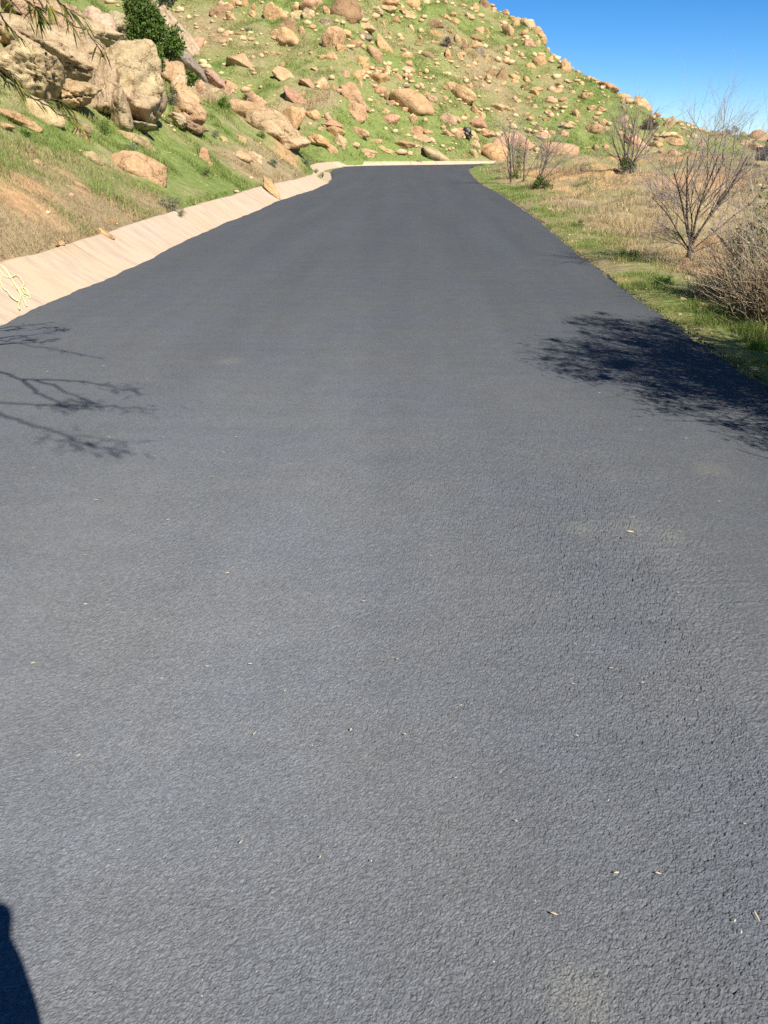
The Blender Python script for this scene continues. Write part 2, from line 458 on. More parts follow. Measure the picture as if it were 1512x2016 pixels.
# dips under the gutter slabs and the asphalt
under = (U <= 0.02) & (U > -GUT_W) & (Y < 64)
Z = np.where(under, GUT_H * (1 + U / GUT_W) - 0.16, Z)
Z = np.where((U <= -GUT_W) & (V_ <= 0) & (W <= 0), -0.07, Z)
gg, dd = cover(X, Y, U, V_, W)
tcol = DRY[None, None] * (1 - gg[..., None]) * 0.8 + (GREEN * 0.85)[None, None] * gg[..., None]
tcol = tcol * (1 - dd[..., None]) + DIRT[None, None] * dd[..., None]
tcol = np.where(((fbm2(X, Y, 0.8, 77, 3) > 0.3) & (gg < 0.5))[..., None], tcol * 0.65 + BROWN * 0.35, tcol)
ny, nx = X.shape
idx = np.arange(nx * ny).reshape(ny, nx)
quads = np.stack([idx[:-1, :-1], idx[:-1, 1:], idx[1:, 1:], idx[1:, :-1]], -1).reshape(-1, 4)
ground = add('ground', mesh_data('ground', np.stack([X, Y, Z], -1).reshape(-1, 3), quads, tcol.reshape(-1, 3)), M_TERRAIN)
tag(ground, kind='structure', label='grassy hillside and verges of soil and turf either side of road')

# ------------------------------------------------------------------ road
DUST = []
for (px, py, r) in ((1150, 1040, 0.10), (1240, 1040, 0.13), (1320, 1060, 0.11), (1150, 1960, 0.12), (1400, 925, 0.14), (450, 712, 0.16)):
    p, _ = hit(px, py); DUST.append((p.x, p.y, r))
M_ROAD = asphalt_mat()
def worley(x, y, sc, seed, full=False):
    X0 = x * sc; Y0 = y * sc
    ix = np.floor(X0).astype(np.int64); iy = np.floor(Y0).astype(np.int64)
    best = np.full(x.shape, 9.0); sec = np.full(x.shape, 9.0); hid = np.zeros(x.shape)
    zz = np.zeros_like(ix)
    for dx in (-1, 0, 1):
        for dy in (-1, 0, 1):
            cx = ix + dx; cy = iy + dy
            px = cx + hash3(cx, cy, zz, seed); py = cy + hash3(cx, cy, zz + 1, seed)
            q = (px - X0) ** 2 + (py - Y0) ** 2
            cl = q < best
            sec = np.where(cl, best, np.minimum(sec, q)); hid = np.where(cl, hash3(cx, cy, zz + 2, seed), hid)
            best = np.where(cl, q, best)
    if full: return np.sqrt(best), np.sqrt(sec), hid
    return np.sqrt(best)
ry = [-3.0]
while ry[-1] < 0.7: ry.append(ry[-1] + 0.25)
ry.append(0.8)
while ry[-1] < 13: ry.append(ry[-1] + max(0.0039, 0.0039 * (ry[-1] / 1.5) ** 1.9))
while ry[-1] < 62: ry.append(ry[-1] + 0.4)
ry = np.array(ry)
lx = road_left(ry); rx = road_right(ry)
jag = np.clip(1.0, 0, 1)
lx = lx + 0.035 * fbm2(ry, ry * 0 + 3, 2.2, 5, 4) + 0.016 * fbm2(ry, ry * 0, 13, 6, 4)
rx = rx + 0.04 * fbm2(ry, ry * 0 + 8, 1.8, 15, 4) + 0.03 * fbm2(ry, ry * 0, 11, 16, 4)
inner = np.concatenate([np.arange(-3.3, -1.3, 0.03), np.arange(-1.3, -1.0, 0.008), np.arange(-1.0, 1.0, 0.0040), np.arange(1.0, 1.4, 0.008), np.arange(1.4, 2.3, 0.025)])
# columns: edges follow the road edge, the middle ones run straight
C = np.concatenate([np.linspace(0, 1, 12)[:-1], 1 + np.arange(len(inner)) / len(inner), np.linspace(2, 3, 8)])
RXX = np.zeros((len(ry), len(C)))
for i in range(len(ry)):
    RXX[i] = np.concatenate([np.linspace(lx[i], inner[0], 12)[:-1], inner, np.linspace(2.3, rx[i], 8)])
RYY = np.repeat(ry[:, None], len(C), 1)
near = (1 - sstep(2.6, 6.0, RYY)) * (1 - 0.9 * sstep(1.0, 1.5, np.abs(RXX)))
coarse = 0.35 + 0.65 * sstep(-1.0, 1.0, RXX + 0.5 * fbm2(RXX, RYY, 1.1, 71, 2) - 0.3)     # more open texture on the right
sm = near > 0.01
RZ = np.zeros_like(RXX)
xs = RXX[sm]; ys = RYY[sm]
wxs = xs + 0.004 * fbm2(xs, ys, 70, 81, 2); wys = ys + 0.004 * fbm2(xs, ys, 70, 82, 2)
f1, f2, hid = worley(wxs, wys * 1.2, 105.0, 5, True)
g1, g2, hid2 = worley(wxs, wys, 58.0, 8, True)
chip = (hid - 0.5) * 0.0022 * np.clip((f2 - f1) / 0.25, 0, 1) - 0.0020 * (1 - np.clip((f2 - f1) / 0.20, 0, 1))
slab = (hid2 - 0.5) * 0.0006 * np.clip((g2 - g1) / 0.2, 0, 1) - 0.0012 * (1 - np.clip((g2 - g1) / 0.10, 0, 1)) * (hid2 > 0.45)
grain = chip + slab + 0.0009 * fbm2(xs, ys, 210, 12, 2)
pit = np.clip(fbm2(xs, ys, 85, 19, 2) - 0.60, 0, 1) * -0.008
RZ[sm] = (grain + pit * coarse[sm]) * near[sm] * (0.40 + 0.75 * coarse[sm])
# drag streaks left by the squeegee
tq_ = (RYY - 0.22 * RXX + 0.05 * RXX ** 2) / 0.145 + 0.35 * fbm2(RXX, RYY, 0.9, 38, 2)
fr_ = np.abs(tq_ - np.round(tq_))
RZ += 0.0016 * np.exp(-(fr_ / 0.055) ** 2) * sstep(-0.2, 0.5, RXX + 0.3 * fbm2(RXX, RYY, 1.7, 39, 2)) * sstep(1.0, 1.3, RYY) * (1 - sstep(2.6, 4.5, RYY)) * np.clip(0.5 + fbm2(RXX, RYY, 2.2, 40, 2), 0, 1)
RZ += 0.006 * fbm2(RXX, RYY, 0.5, 33, 2)
RZ[:, 0] = -0.06; RZ[:, -1] = -0.06
nyr, nxr = RXX.shape
idx = np.arange(nxr * nyr).reshape(nyr, nxr)
quads = np.stack([idx[:-1, :-1], idx[:-1, 1:], idx[1:, 1:], idx[1:, :-1]], -1).reshape(-1, 4)
road = add('road', mesh_data('road', np.stack([RXX, RYY, RZ], -1).reshape(-1, 3), quads, smooth=False), M_ROAD)
tag(road, kind='structure', label='freshly sealed dark grey asphalt road running up to a bend')
# the bend and what follows it
bl = [(road_left(62.0) + 0, 62.0), (-5.75, 63.4), (-4.05, 66.4), (-0.42, 68.85), (2.6, 70.35), (4.8, 72.3), (9.5, 74.9), (40, 81.9)]
br = [(road_right(62.0), 62.0), (4.25, 64.3), (4.75, 65.8), (5.2, 66.7), (6.0, 67.6), (7.6, 68.7), (9.8, 69.7), (40, 76.0)]
bv = []; nseg = 10
for (a, b) in zip(bl, br):
    for k in range(nseg + 1):
        t = k / nseg; bv.append((a[0] * (1 - t) + b[0] * t, a[1] * (1 - t) + b[1] * t, 0.0))
idx = np.arange(len(bv)).reshape(len(bl), nseg + 1)
quads = np.stack([idx[:-1, :-1], idx[:-1, 1:], idx[1:, 1:], idx[1:, :-1]], -1).reshape(-1, 4)
bend = add('road', mesh_data('road_bend', np.array(bv), quads), M_ROAD)
tag(bend, kind='structure', label='far end of the asphalt road bending away to the right')

# ------------------------------------------------------------------ concrete gutter
M_CONC = concrete_mat()
def slab_run(path, hs, ws, parent, seed):
    """path: foot points; uphill side is to the left of travel. One slab between each pair of joints."""
    path = np.array(path, float)
    seg = np.linalg.norm(np.diff(path, axis=0), axis=1); L = np.concatenate([[0], np.cumsum(seg)])
    rng = random.Random(seed)
    s0 = 0.0
    while s0 < L[-1] - 0.3:
        ln = rng.uniform(2.2, 3.6); s1 = min(s0 + ln, L[-1])
        n = 11
        ss = np.linspace(s0 + 0.010, s1 - 0.010, n)
        px_ = np.interp(ss, L, path[:, 0]); py_ = np.interp(ss, L, path[:, 1])
        hh = np.interp(ss, L, hs); ww = np.interp(ss, L, ws)
        tx = np.gradient(px_); ty = np.gradient(py_); q = np.hypot(tx, ty); nxn, nyn = -ty / q, tx / q
        prof = [(-0.10, -0.12), (-0.10, -0.035), (0.0, 0.0), (0.33, 0.30), (0.66, 0.64), (0.97, 0.99), (1.10, 1.0), (1.12, 0.55)]
        vs = []
        off = rng.uniform(-0.004, 0.004)
        for i in range(n):
            for j, (a, b) in enumerate(prof):
                k = fbm(np.array([[px_[i] * 2, py_[i] * 2, j * 3.7]]), 21, 3)[0]
                aa = a * ww[i] + (0.02 * k if 1 < j < 6 else 0.035 * k if j >= 6 else 0)
                bb = b * hh[i] + off * (b > 0) + (0.012 * k if b > 0 else 0)
                vs.append((px_[i] + nxn[i] * aa, py_[i] + nyn[i] * aa, bb if b >= 0 else b))
        m = len(prof)
        idx = np.arange(n * m).reshape(n, m)
        f = [tuple(r) for r in np.stack([idx[:-1, :-1], idx[1:, :-1], idx[1:, 1:], idx[:-1, 1:]], -1).reshape(-1, 4)]
        f = [fa[::-1] for fa in f]
        me = bpy.data.meshes.new('slab'); nb = len(vs); vs += [vs[i] for i in idx[0]] + [vs[i] for i in idx[-1]]; me.from_pydata(vs, [], f + [tuple(range(nb, nb + m)), tuple(range(nb + 2 * m - 1, nb + m - 1, -1))]); me.update()
        me.polygons.foreach_set('use_smooth', [len(p.vertices) == 4 for p in me.polygons])
        o = add('slab', me, M_CONC, parent)
        s0 = s1
gut = empty('concrete_gutter', (0, 0, 0))
tag(gut, 'long pale sloping concrete gutter along foot of the left bank', 'gutter')
ys = np.concatenate([np.arange(3.0, 36.0, 1.0), [36.5]])
slab_run([(float(gut_left(y)), float(y)) for y in ys], np.full(len(ys), GUT_H), np.full(len(ys), GUT_W), gut, 4)
gut2 = empty('concrete_gutter', (0, 0, 0))
tag(gut2, 'far pale concrete gutter curving along foot of the boulder hillside', 'gutter')
p2 = [(-4.95, 38.2), (-5.6, 45), (-6.1, 52), (-6.4, 58), (-6.1, 63.6), (-4.4, 66.9), (-0.5, 69.4), (2.6, 70.9), (4.8, 72.9), (9.5, 75.6)]
slab_run(p2, [0.38, 0.38, 0.36, 0.36, 0.33, 0.27, 0.25, 0.24, 0.22, 0.18], [0.56] * 4 + [0.5, 0.4, 0.4, 0.4, 0.4, 0.4], gut2, 9)
kerb = empty('concrete_kerb', (0, 0, 0))
tag(kerb, 'short low concrete tongue beside weedy notch in the gutter', 'kerb')
def strip(path, w, h, parent, name):
    vs = []
    for (x, y), (x2, y2) in zip(path, path[1:] + [(2 * path[-1][0] - path[-2][0], 2 * path[-1][1] - path[-2][1])]):
        q = math.hypot(x2 - x, y2 - y); nx_, ny_ = -(y2 - y) / q, (x2 - x) / q
        for a, b in ((0, -0.05), (0.0, h * 0.6), (0.05, h), (w - 0.04, h * 1.05), (w, -0.05)):
            vs.append((x + nx_ * a, y + ny_ * a, b))
    n = len(path); idx = np.arange(n * 5).reshape(n, 5)
    f = [tuple(int(i) for i in r[::-1]) for r in np.stack([idx[:-1, :-1], idx[1:, :-1], idx[1:, 1:], idx[:-1, 1:]], -1).reshape(-1, 4)]
    me = bpy.data.meshes.new(name); me.from_pydata(vs, [], f + [tuple(int(i) for i in idx[0]), tuple(int(i) for i in idx[-1][::-1])]); me.update()
    return add(name, me, M_CONC, parent)
strip([(-4.03, 37.4), (-4.15, 39.6), (-4.42, 42.4)], 0.42, 0.10, kerb, 'slab')
strip([(-4.44, 42.55), (-4.75, 45.2), (-5.12, 48.0)], 0.40, 0.09, kerb, 'slab')

# ------------------------------------------------------------------ rocks
_ICO = {}
def ico(sub):
    if sub not in _ICO:
        bm = bmesh.new(); bmesh.ops.create_icosphere(bm, subdivisions=sub, radius=1)
        bm.verts.index_update()
        _ICO[sub] = (np.array([v.co[:] for v in bm.verts]), np.array([[v.index for v in f.verts] for f in bm.faces])); bm.free()
    return _ICO[sub]
def rock_shape(seed, sub=3, blocky=0.5, rough=0.10, strata=0.0, cracks=0, hollow=0, deep=0.11):
    d, f = ico(sub)
    rng = np.random.default_rng(seed)
    n = rng.normal(size=(rng.integers(9, 15), 3)); n /= np.linalg.norm(n, axis=1, keepdims=True)
    dist = rng.uniform(0.58, 0.95, len(n))
    p = 6 + 26 * blocky
    dots = np.clip(d @ n.T / dist[None], 0, None)
    r = (np.sum(dots ** p, 1) + 0.75 ** p) ** (-1.0 / p)
    off = rng.uniform(-50, 50, 3)
    r = r * (1 + rough * 1.5 * fbm(d * 1.3 + off, seed, 3) + rough * 0.55 * fbm(d * 4.2 + off, seed + 3, 3) + rough * 0.28 * fbm(d * 11 + off, seed + 5, 2))
    if strata:
        ax = rng.normal(size=3); ax[2] += 1.5; ax /= np.linalg.norm(ax)
        t = (d * r[:, None]) @ ax * rng.uniform(2.5, 4) + 0.5 * fbm(d * 1.7 + off, seed + 8, 2)
        fr = np.abs(t - np.round(t))
        r = r * (1 - strata * np.exp(-(fr / 0.07) ** 2) - strata * 0.6 * ((np.floor(t + 0.5) % 2) * 0.5))
    for k in range(cracks):
        ax = rng.normal(size=3); ax /= np.linalg.norm(ax); c = rng.uniform(-0.35, 0.35)
        t = (d * r[:, None]) @ ax - c + 0.10 * fbm(d * 2.5 + off + k, seed + 11 + k, 3)
        r = r * (1 - deep * np.exp(-(t / 0.024) ** 2))
    for k in range(hollow):
        a = rng.normal(size=3); a[1] = -abs(a[1]) - 0.7; a[2] -= 0.3; a /= np.linalg.norm(a)
        q = np.linalg.norm(d - a, axis=1); r = r * (1 - 0.30 * np.exp(-(q / rng.uniform(0.16, 0.3)) ** 2))
    v = d * r[:, None]
    lo, hi = v.min(0), v.max(0)
    v = (v - (lo + hi) / 2) / ((hi - lo) / 2)
    return mesh_data('rock', v, f)
ROUND = [rock_shape(100 + k, 3, 0.12, 0.07) for k in range(8)]
ROCKY = [rock_shape(200 + k, 4, 0.45 + 0.04 * k, 0.10, 0.0, 1 + k % 2) for k in range(14)]
LAYER = [rock_shape(300 + k, 4, 0.5, 0.11, 0.07, 1) for k in range(6)]
for me in ROUND + ROCKY + LAYER: me.materials.append(M_ROCK)
TINT = {'o': (0.60, 0.40, 0.21), 'p': (0.585, 0.375, 0.225), 'c': (0.59, 0.445, 0.25), 'd': (0.38, 0.255, 0.14), 'g': (0.40, 0.32, 0.24)}
COLWORD = {'o': 'orange-tan', 'p': 'pinkish', 'c': 'cream', 'd': 'brown', 'g': 'greyish'}
rrng = random.Random(5)
ROCKS = []      # (object, px, py, w, h, ang, colour, label or None)
def place_rock(px, py, w, h, ang=0, col='o', label=None, me=None, lift=-0.28, t_over=None, name='boulder', depth=None, near=False):
    p, t = hit(px, min(py + 0.12 * h, 2000))
    if t_over is not None:
        r = ray(px, py); t = t_over; p = Vector((r.x * t, r.y * t, CAM_H + r.z * t))
    ux, uz = unit(px, py, t)
    if not t_over:
        p = p + Vector((0, 0, 0.12 * h * uz))
    a, c = w * ux / 2, h * uz / 2
    if ang:
        a *= 1.04; c *= 0.92
    b = depth if depth else 0.55 * (a + c) / 2 + 0.4 * max(a, c)
    if not t_over: c *= 1.38; a *= 1.10
    if me is None:
        asp = w / max(h, 1); lab_ = label or ''
        me = rrng.choice(ROUND) if any(q in lab_ for q in ('domed', 'round', 'egg', 'smooth')) else rrng.choice(LAYER) if 'layered' in lab_ else rrng.choice(ROUND if (rrng.random() < 0.2 or w < 9) else ROCKY if rrng.random() < 0.75 else LAYER)
    o = bpy.data.objects.new(name, me); COL.objects.link(o)
    o.location = p + Vector((0, 0, lift * c))
    az = math.atan2(p.x, p.y)
    o.rotation_mode = 'XYZ'
    o.matrix_world = Matrix.Translation(o.location) @ Matrix.Rotation(-az, 4, 'Z') @ Matrix.Rotation(math.radians(ang), 4, 'Y') @ Matrix.Rotation(math.radians(rrng.uniform(-9, 9)), 4, 'X') @ Matrix.Diagonal((a * 1.04, b, c * 1.08, 1))
    k = TINT[col]; s = rrng.uniform(0.9, 1.08)
    o.color = (k[0] * s * rrng.uniform(0.97, 1.03), k[1] * s * rrng.uniform(0.95, 1.05), k[2] * s * rrng.uniform(0.92, 1.08), 1)
    ROCKS.append([o, px, py, w, h, ang, col, label])
    return o

def frame(lst, ox, oy, sc):
    for e in lst:
        e = list(e) + [0, 'o', None][len(e) - 4:] if len(e) < 7 else list(e)
        x, y, w, h, a, c, lab = e
        place_rock(ox + x / sc, oy + y / sc, w / sc, h / sc, a, c, lab)

B = [(100, 78, 110, 95, 0, 'd', 'split brown boulder with black shadow on its left, high on slope'), (150, 50, 60, 60, 20, 'o'), (170, 108, 60, 48), (190, 15, 60, 35), (250, 28, 60, 50, 45), (300, 48, 40, 45), (290, 88, 45, 35), (60, 128, 30, 25), (250, 128, 30, 20),
     (425, 80, 120, 140, -30, 'o', 'tall leaning orange-tan rock in the hilltop outcrop'), (505, 160, 95, 115, 30, 'd', 'dark brown wedge rock below the leaning outcrop rock'), (560, 105, 80, 90, 10, 'c'), (640, 35, 130, 80, 0, 'p', 'flat-topped pinkish block at the top edge of outcrop'), (635, 82, 90, 60, 10, 'c'), (725, 130, 65, 45, 0, 'g'), (560, 55, 60, 50, 0, 'o'), (735, 65, 40, 60, 0, 'o'),
     (845, 62, 175, 160, 0, 'd', 'big dark brown rounded boulder at the hilltop'), (485, 232, 165, 125, 25, 'o', 'large bright orange-tan slab with a raised left corner'), (640, 163, 60, 30), (590, 185, 50, 50, 30, 'o'),
     (230, 365, 150, 95, 30, 'p', 'lone pinkish boulder with dark notch on upper left slope'), (475, 388, 45, 28, 0, 'p'), (500, 455, 160, 72, 28, 'p', 'layered pinkish slanting boulder in mid slope'), (625, 500, 95, 48, 38, 'p'), (722, 512, 95, 72, 30), (785, 525, 30, 30), (550, 590, 155, 80, 25, 'p', 'pinkish slab with small black hole near its left end'),
     (575, 665, 90, 50, 0, 'p'), (660, 690, 95, 62, 40), (745, 700, 60, 40, 20, 'p'), (770, 740, 110, 48, 10, 'p'), (785, 790, 100, 62, 20), (775, 235, 135, 135, 0, 'o', 'large pointed orange-tan boulder on upper middle slope'), (815, 290, 60, 40, 20), (850, 200, 85, 45, 30), (905, 258, 88, 45, 5), (970, 218, 75, 35, 10, 'g'),
     (1070, 280, 115, 90, 32, 'p'), (1015, 325, 100, 76, 30, 'p'), (940, 355, 90, 70, -20), (755, 335, 95, 60, 10), (710, 350, 50, 25), (840, 440, 65, 40, 0, 'p'), (920, 455, 90, 66, -10), (965, 410, 45, 50), (1040, 420, 80, 35, 0, 'p'), (1045, 470, 112, 72, 15), (935, 510, 40, 45, 30, 'c'),
     (905, 580, 200, 100, 38, 'p', 'long pinkish boulder slanting steeply downhill in mid slope'), (900, 660, 130, 98, 15, 'p', 'cracked pinkish boulder directly below the long slanting boulder'), (962, 680, 38, 52, 0, 'o'), (1060, 545, 65, 68, -20, 'p'), (1240, 600, 245, 128, 22, 'o', 'giant smooth orange-tan slab, largest on middle slope'),
     (1105, 585, 50, 35, 0, 'd'), (1120, 620, 50, 40, 0, 'p'), (1090, 660, 45, 30), (1200, 655, 40, 30), (1040, 620, 28, 22), (1115, 707, 105, 50, 0, 'p'), (1245, 665, 35, 50), (1250, 715, 45, 55, 0, 'p'), (1265, 785, 100, 60, 10, 'p'), (1305, 825, 108, 42, 5, 'p'), (1340, 790, 55, 35), (1200, 860, 112, 42, 10, 'p'),
     (1385, 928, 165, 76, 20, 'c', 'cream domed boulder in grass right beside the far gutter'), (1365, 590, 60, 45, 0, 'p'), (1100, 18, 125, 50), (1100, 52, 100, 40, 0, 'c'), (1240, 20, 95, 55), (960, 165, 112, 50, 5), (1030, 60, 80, 38, 10, 'c'), (1220, 90, 95, 45, 20), (1145, 118, 55, 40), (1240, 168, 38, 42), (1375, 150, 95, 62, -10, 'd'), (1375, 210, 72, 55, 20),
     (1210, 325, 65, 45, 10), (1195, 298, 40, 20), (1335, 330, 88, 42, 25, 'd'), (1220, 380, 65, 42, 20), (1215, 415, 78, 38, 10, 'p'), (1155, 460, 55, 40), (1220, 470, 80, 36, 30), (1090, 430, 40, 45, 0, 'c'), (820, 855, 100, 76, 35, 'c'), (700, 840, 140, 60, 32), (755, 890, 95, 50, 35), (935, 795, 98, 60, 20, 'p'), (1025, 833, 75, 28, 15), (980, 910, 102, 40, 10, 'p'), (1060, 880, 45, 30), (1105, 900, 82, 26, 15), (700, 770, 50, 25, 0, 'c'),
     (370, 320, 35, 22), (415, 320, 28, 26), (455, 325, 35, 22, 10, 'p'), (505, 308, 28, 18), (575, 325, 30, 18), (130, 215, 50, 35, 0, 'p'), (60, 215, 42, 25, 0, 'p'), (210, 205, 40, 18), (290, 235, 42, 26, 10), (670, 415, 52, 22, 30), (760, 405, 18, 22), (590, 565, 32, 28, 0, 'c'), (350, 605, 32, 18, 0, 'c'), (425, 580, 25, 12, 0, 'c'), (1440, 105, 50, 35, 20), (1490, 90, 50, 25), (1465, 190, 40, 25, 0, 'c'), (1295, 230, 30, 35), (1275, 262, 40, 20, 10, 'd'), (1330, 258, 20, 14),
     (1110, 200, 20, 18), (1175, 235, 36, 16, 10), (1070, 140, 28, 25), (935, 95, 30, 40, 0, 'p'), (1455, 330, 35, 85, 8, 'o'), (1310, 525, 40, 25, 0, 'c'), (1350, 545, 35, 20, 0, 'c'), (1275, 510, 22, 18, 0, 'c'), (1440, 590, 30, 35, 0, 'c'), (1285, 450, 30, 30), (1370, 460, 36, 24, 15, 'c'), (685, 240, 20, 18, 0, 'c'), (650, 210, 16, 14, 0, 'c'), (640, 320, 26, 18), (845, 115, 14, 10), (1195, 510, 62, 22, -5, 'g')]
frame(B, 400, 0, 3.024)
Cc = [(240, 105, 60, 35, 20), (285, 120, 60, 30, 15), (270, 92, 50, 20, 0, 'd'), (372, 95, 42, 38, 0, 'p'), (410, 45, 52, 55, 20), (470, 22, 72, 75, 0, 'd', 'dark brown rock pile block at the top of the hill'), (520, 65, 30, 30), (590, 60, 42, 44, 30), (640, 60, 55, 36), (675, 42, 40, 34),
      (740, 98, 60, 42), (782, 108, 60, 45, 10), (802, 143, 70, 50), (730, 150, 70, 60, 0, 'c'), (772, 182, 62, 48), (820, 178, 40, 48, 15), (690, 133, 50, 42, 0, 'c'), (650, 140, 42, 50), (705, 185, 40, 30), (750, 125, 40, 34), (610, 190, 88, 74, 12, 'o', 'pointed orange-tan block just left of the skyline rock pile'), (580, 130, 50, 25), (690, 210, 40, 18, 10, 'd'), (650, 235, 35, 25), (740, 270, 82, 55, 40, 'p'), (775, 260, 40, 48), (612, 290, 56, 40, 20),
      (430, 180, 60, 40), (475, 190, 40, 40), (415, 225, 92, 52, -10, 'd', 'brown capstone of the crag in upper middle slope'), (400, 270, 100, 52, -10, 'o'), (345, 290, 35, 60, 0, 'd'), (440, 312, 72, 70, 0, 'g', 'greyish cracked block at the foot of the crag'), (305, 240, 36, 60), (385, 325, 40, 38, 0, 'd'), (345, 245, 40, 40), (470, 350, 40, 58, 10), (480, 222, 25, 30), (320, 340, 30, 50, -10), (410, 370, 45, 25),
      (790, 372, 80, 78, 25, 'o', 'smooth round orange-tan boulder below the skyline rock pile'), (850, 355, 40, 34), (740, 395, 52, 40, 40), (945, 400, 66, 92, 0, 'o', 'upright cracked orange-tan outcrop near the descending skyline'), (560, 450, 62, 108, 15, 'd', 'tall brown slab standing in the small slope outcrop'), (510, 438, 60, 58, 0, 'd'), (485, 478, 50, 58, 0, 'c'), (575, 500, 40, 30),
      (640, 460, 60, 38, 25), (645, 490, 45, 32), (720, 475, 50, 38, 20, 'p'), (305, 548, 185, 102, 30, 'o', 'big slanting orange-tan boulder with dark underside, centre of slope'), (695, 525, 36, 44, 0, 'd'), (775, 535, 70, 28, 10), (765, 557, 60, 28, 10), (893, 543, 54, 58, 20, 'o', 'egg-shaped orange-tan boulder in green right-hand slope'), (915, 512, 55, 22, 10), (985, 548, 36, 20, 0, 'c'), (1050, 578, 56, 45), (1090, 568, 46, 25),
      (655, 600, 62, 22, 20), (720, 590, 36, 25), (730, 612, 45, 24, 0, 'c'), (765, 635, 26, 20, 0, 'c'), (865, 597, 72, 38, 10, 'p'), (930, 595, 46, 20), (560, 648, 112, 44, 15, 'c', 'long low cream boulder in the middle slope'), (637, 655, 40, 28, 0, 'p'), (403, 655, 48, 60), (445, 690, 50, 36), (238, 716, 108, 74, 8, 'c', 'undercut cream boulder on the lower middle slope'), (295, 715, 52, 44, 20, 'p'), (415, 735, 122, 60, 10, 'p', 'pinkish slab with hollow underside on lower slope'), (478, 798, 112, 44, 5), (308, 798, 62, 66, 0, 'p', 'pinkish boulder touching left side of the charred stump'), (408, 815, 92, 42, 38, 'c'), (245, 800, 62, 34, 10, 'p'), (355, 688, 40, 28), (230, 590, 30, 34), (120, 560, 40, 30),
      (1008, 675, 44, 44), (855, 672, 62, 26, 15), (890, 650, 46, 30, 10), (715, 680, 40, 22), (750, 700, 36, 22, 15), (830, 715, 40, 26), (760, 738, 62, 22, 10, 'c'), (955, 755, 78, 34, 20, 'c'), (980, 740, 52, 28, 20, 'c'), (1105, 648, 50, 38), (1165, 655, 50, 24, 0, 'p'), (1285, 578, 78, 42, 10), (1300, 608, 55, 24), (1110, 770, 90, 64, 10, 'o', 'chunky orange-tan boulder, biggest of the cluster left of green bush'), (1120, 715, 46, 30), (1170, 735, 56, 36), (1185, 768, 50, 32), (1130, 740, 40, 26), (940, 798, 56, 38, 0, 'p'), (800, 808, 102, 36, 0, 'p'), (865, 790, 40, 30),
      (545, 855, 90, 86, 10, 'p', 'pinkish boulder behind the leftmost bare saplings'), (670, 838, 170, 74, 8, 'p', 'wide pinkish boulder behind the bare saplings'), (515, 912, 145, 112, 8, 'o', 'big orange-tan boulder where the road disappears round the bend'), (402, 862, 74, 56, 10, 'c'), (482, 882, 82, 50, 0, 'o'), (400, 922, 62, 58, 20, 'c'), (435, 905, 30, 26, 0, 'c'), (345, 928, 30, 20), (915, 880, 192, 106, 25, 'p', 'big domed orange-pink boulder above the leaning bare sapling'), (1125, 885, 42, 44, 0, 'd'), (1190, 875, 40, 34, 0, 'p'), (1080, 885, 36, 16, 0, 'c'),
      (1205, 460, 112, 52, 25, 'p', 'pinkish slab lying on the descending skyline'), (1095, 385, 24, 34, 0, 'd', 'small dark knob standing up on the skyline'), (1410, 562, 112, 76, 25, 'o', 'orange-tan hump on the lower skyline'), (1370, 582, 60, 38, 15), (1495, 628, 42, 38), (1165, 500, 62, 30, 30), (1090, 425, 40, 28, 20), (1112, 445, 36, 24), (1230, 505, 36, 18), (850, 188, 24, 16), (905, 275, 28, 16, 20), (880, 238, 26, 18, 20), (960, 312, 34, 16, 25), (990, 328, 26, 16), (1030, 372, 28, 16, 20), (930, 297, 26, 14), (1135, 405, 28, 14), (1180, 425, 30, 16), (1310, 512, 34, 14), (1275, 500, 26, 14),
      (600, 345, 32, 18), (650, 345, 26, 24, 0, 'p'), (880, 455, 28, 16), (975, 490, 36, 16, 10, 'c'), (1210, 620, 26, 16), (1200, 578, 18, 14, 0, 'c'), (1335, 640, 20, 14, 0, 'c'), (1290, 640, 30, 24), (800, 768, 32, 16), (625, 740, 26, 26, 0, 'p'), (1490, 862, 62, 36), (1450, 752, 46, 56, 0, 'o', 'egg-shaped boulder leaning against the round green hill bush'), (1020, 605, 22, 14, 0, 'c'), (1010, 725, 26, 16), (545, 550, 20, 22), (460, 575, 22, 12), (375, 520, 40, 30, 20), (330, 690, 28, 16)]
frame(Cc, 800, 0, 3.024)
Dd = [(795, 345, 62, 120, 18, 'c', 'tall crescent-shaped pale rock face beside bare brown soil'), (565, 482, 190, 112, 15, 'p', 'big pinkish boulder behind the bare shrub with green base'), (460, 310, 70, 45, 0, 'p'), (760, 430, 82, 38, 0, 'c'), (725, 460, 62, 34, 0, 'c'), (820, 472, 132, 46, 5, 'o', 'flat orange-tan slab stacked low on right-hand slope'), (850, 440, 82, 38), (700, 495, 86, 38, 0, 'c'), (755, 405, 50, 16, 0, 'd'), (740, 552, 52, 50, 0, 'p'), (840, 556, 102, 52, 0, 'p'), (700, 425, 36, 26, 0, 'c'),
      (1195, 345, 76, 28, 0, 'p', 'thin pinkish ledge on skyline behind the bare tree'), (970, 310, 42, 26), (1020, 325, 52, 24), (1085, 342, 32, 18), (1010, 490, 92, 38, 0, 'p'), (1445, 402, 112, 92, 10, 'o', 'tall rounded orange-tan rock on the skyline at right edge'), (1490, 440, 52, 36), (1390, 418, 36, 26), (1360, 492, 92, 50, 0, 'p'), (1430, 522, 92, 60, 0, 'o'), (1380, 470, 52, 30), (1330, 425, 50, 40, 0, 'g'), (710, 205, 60, 28, 10), (760, 240, 40, 20), (800, 253, 62, 22, 15), (845, 268, 40, 18), (1170, 385, 70, 24, 0, 'p'), (1120, 420, 60, 26, 0, 'p'), (880, 285, 24, 12), (1100, 318, 40, 14)]
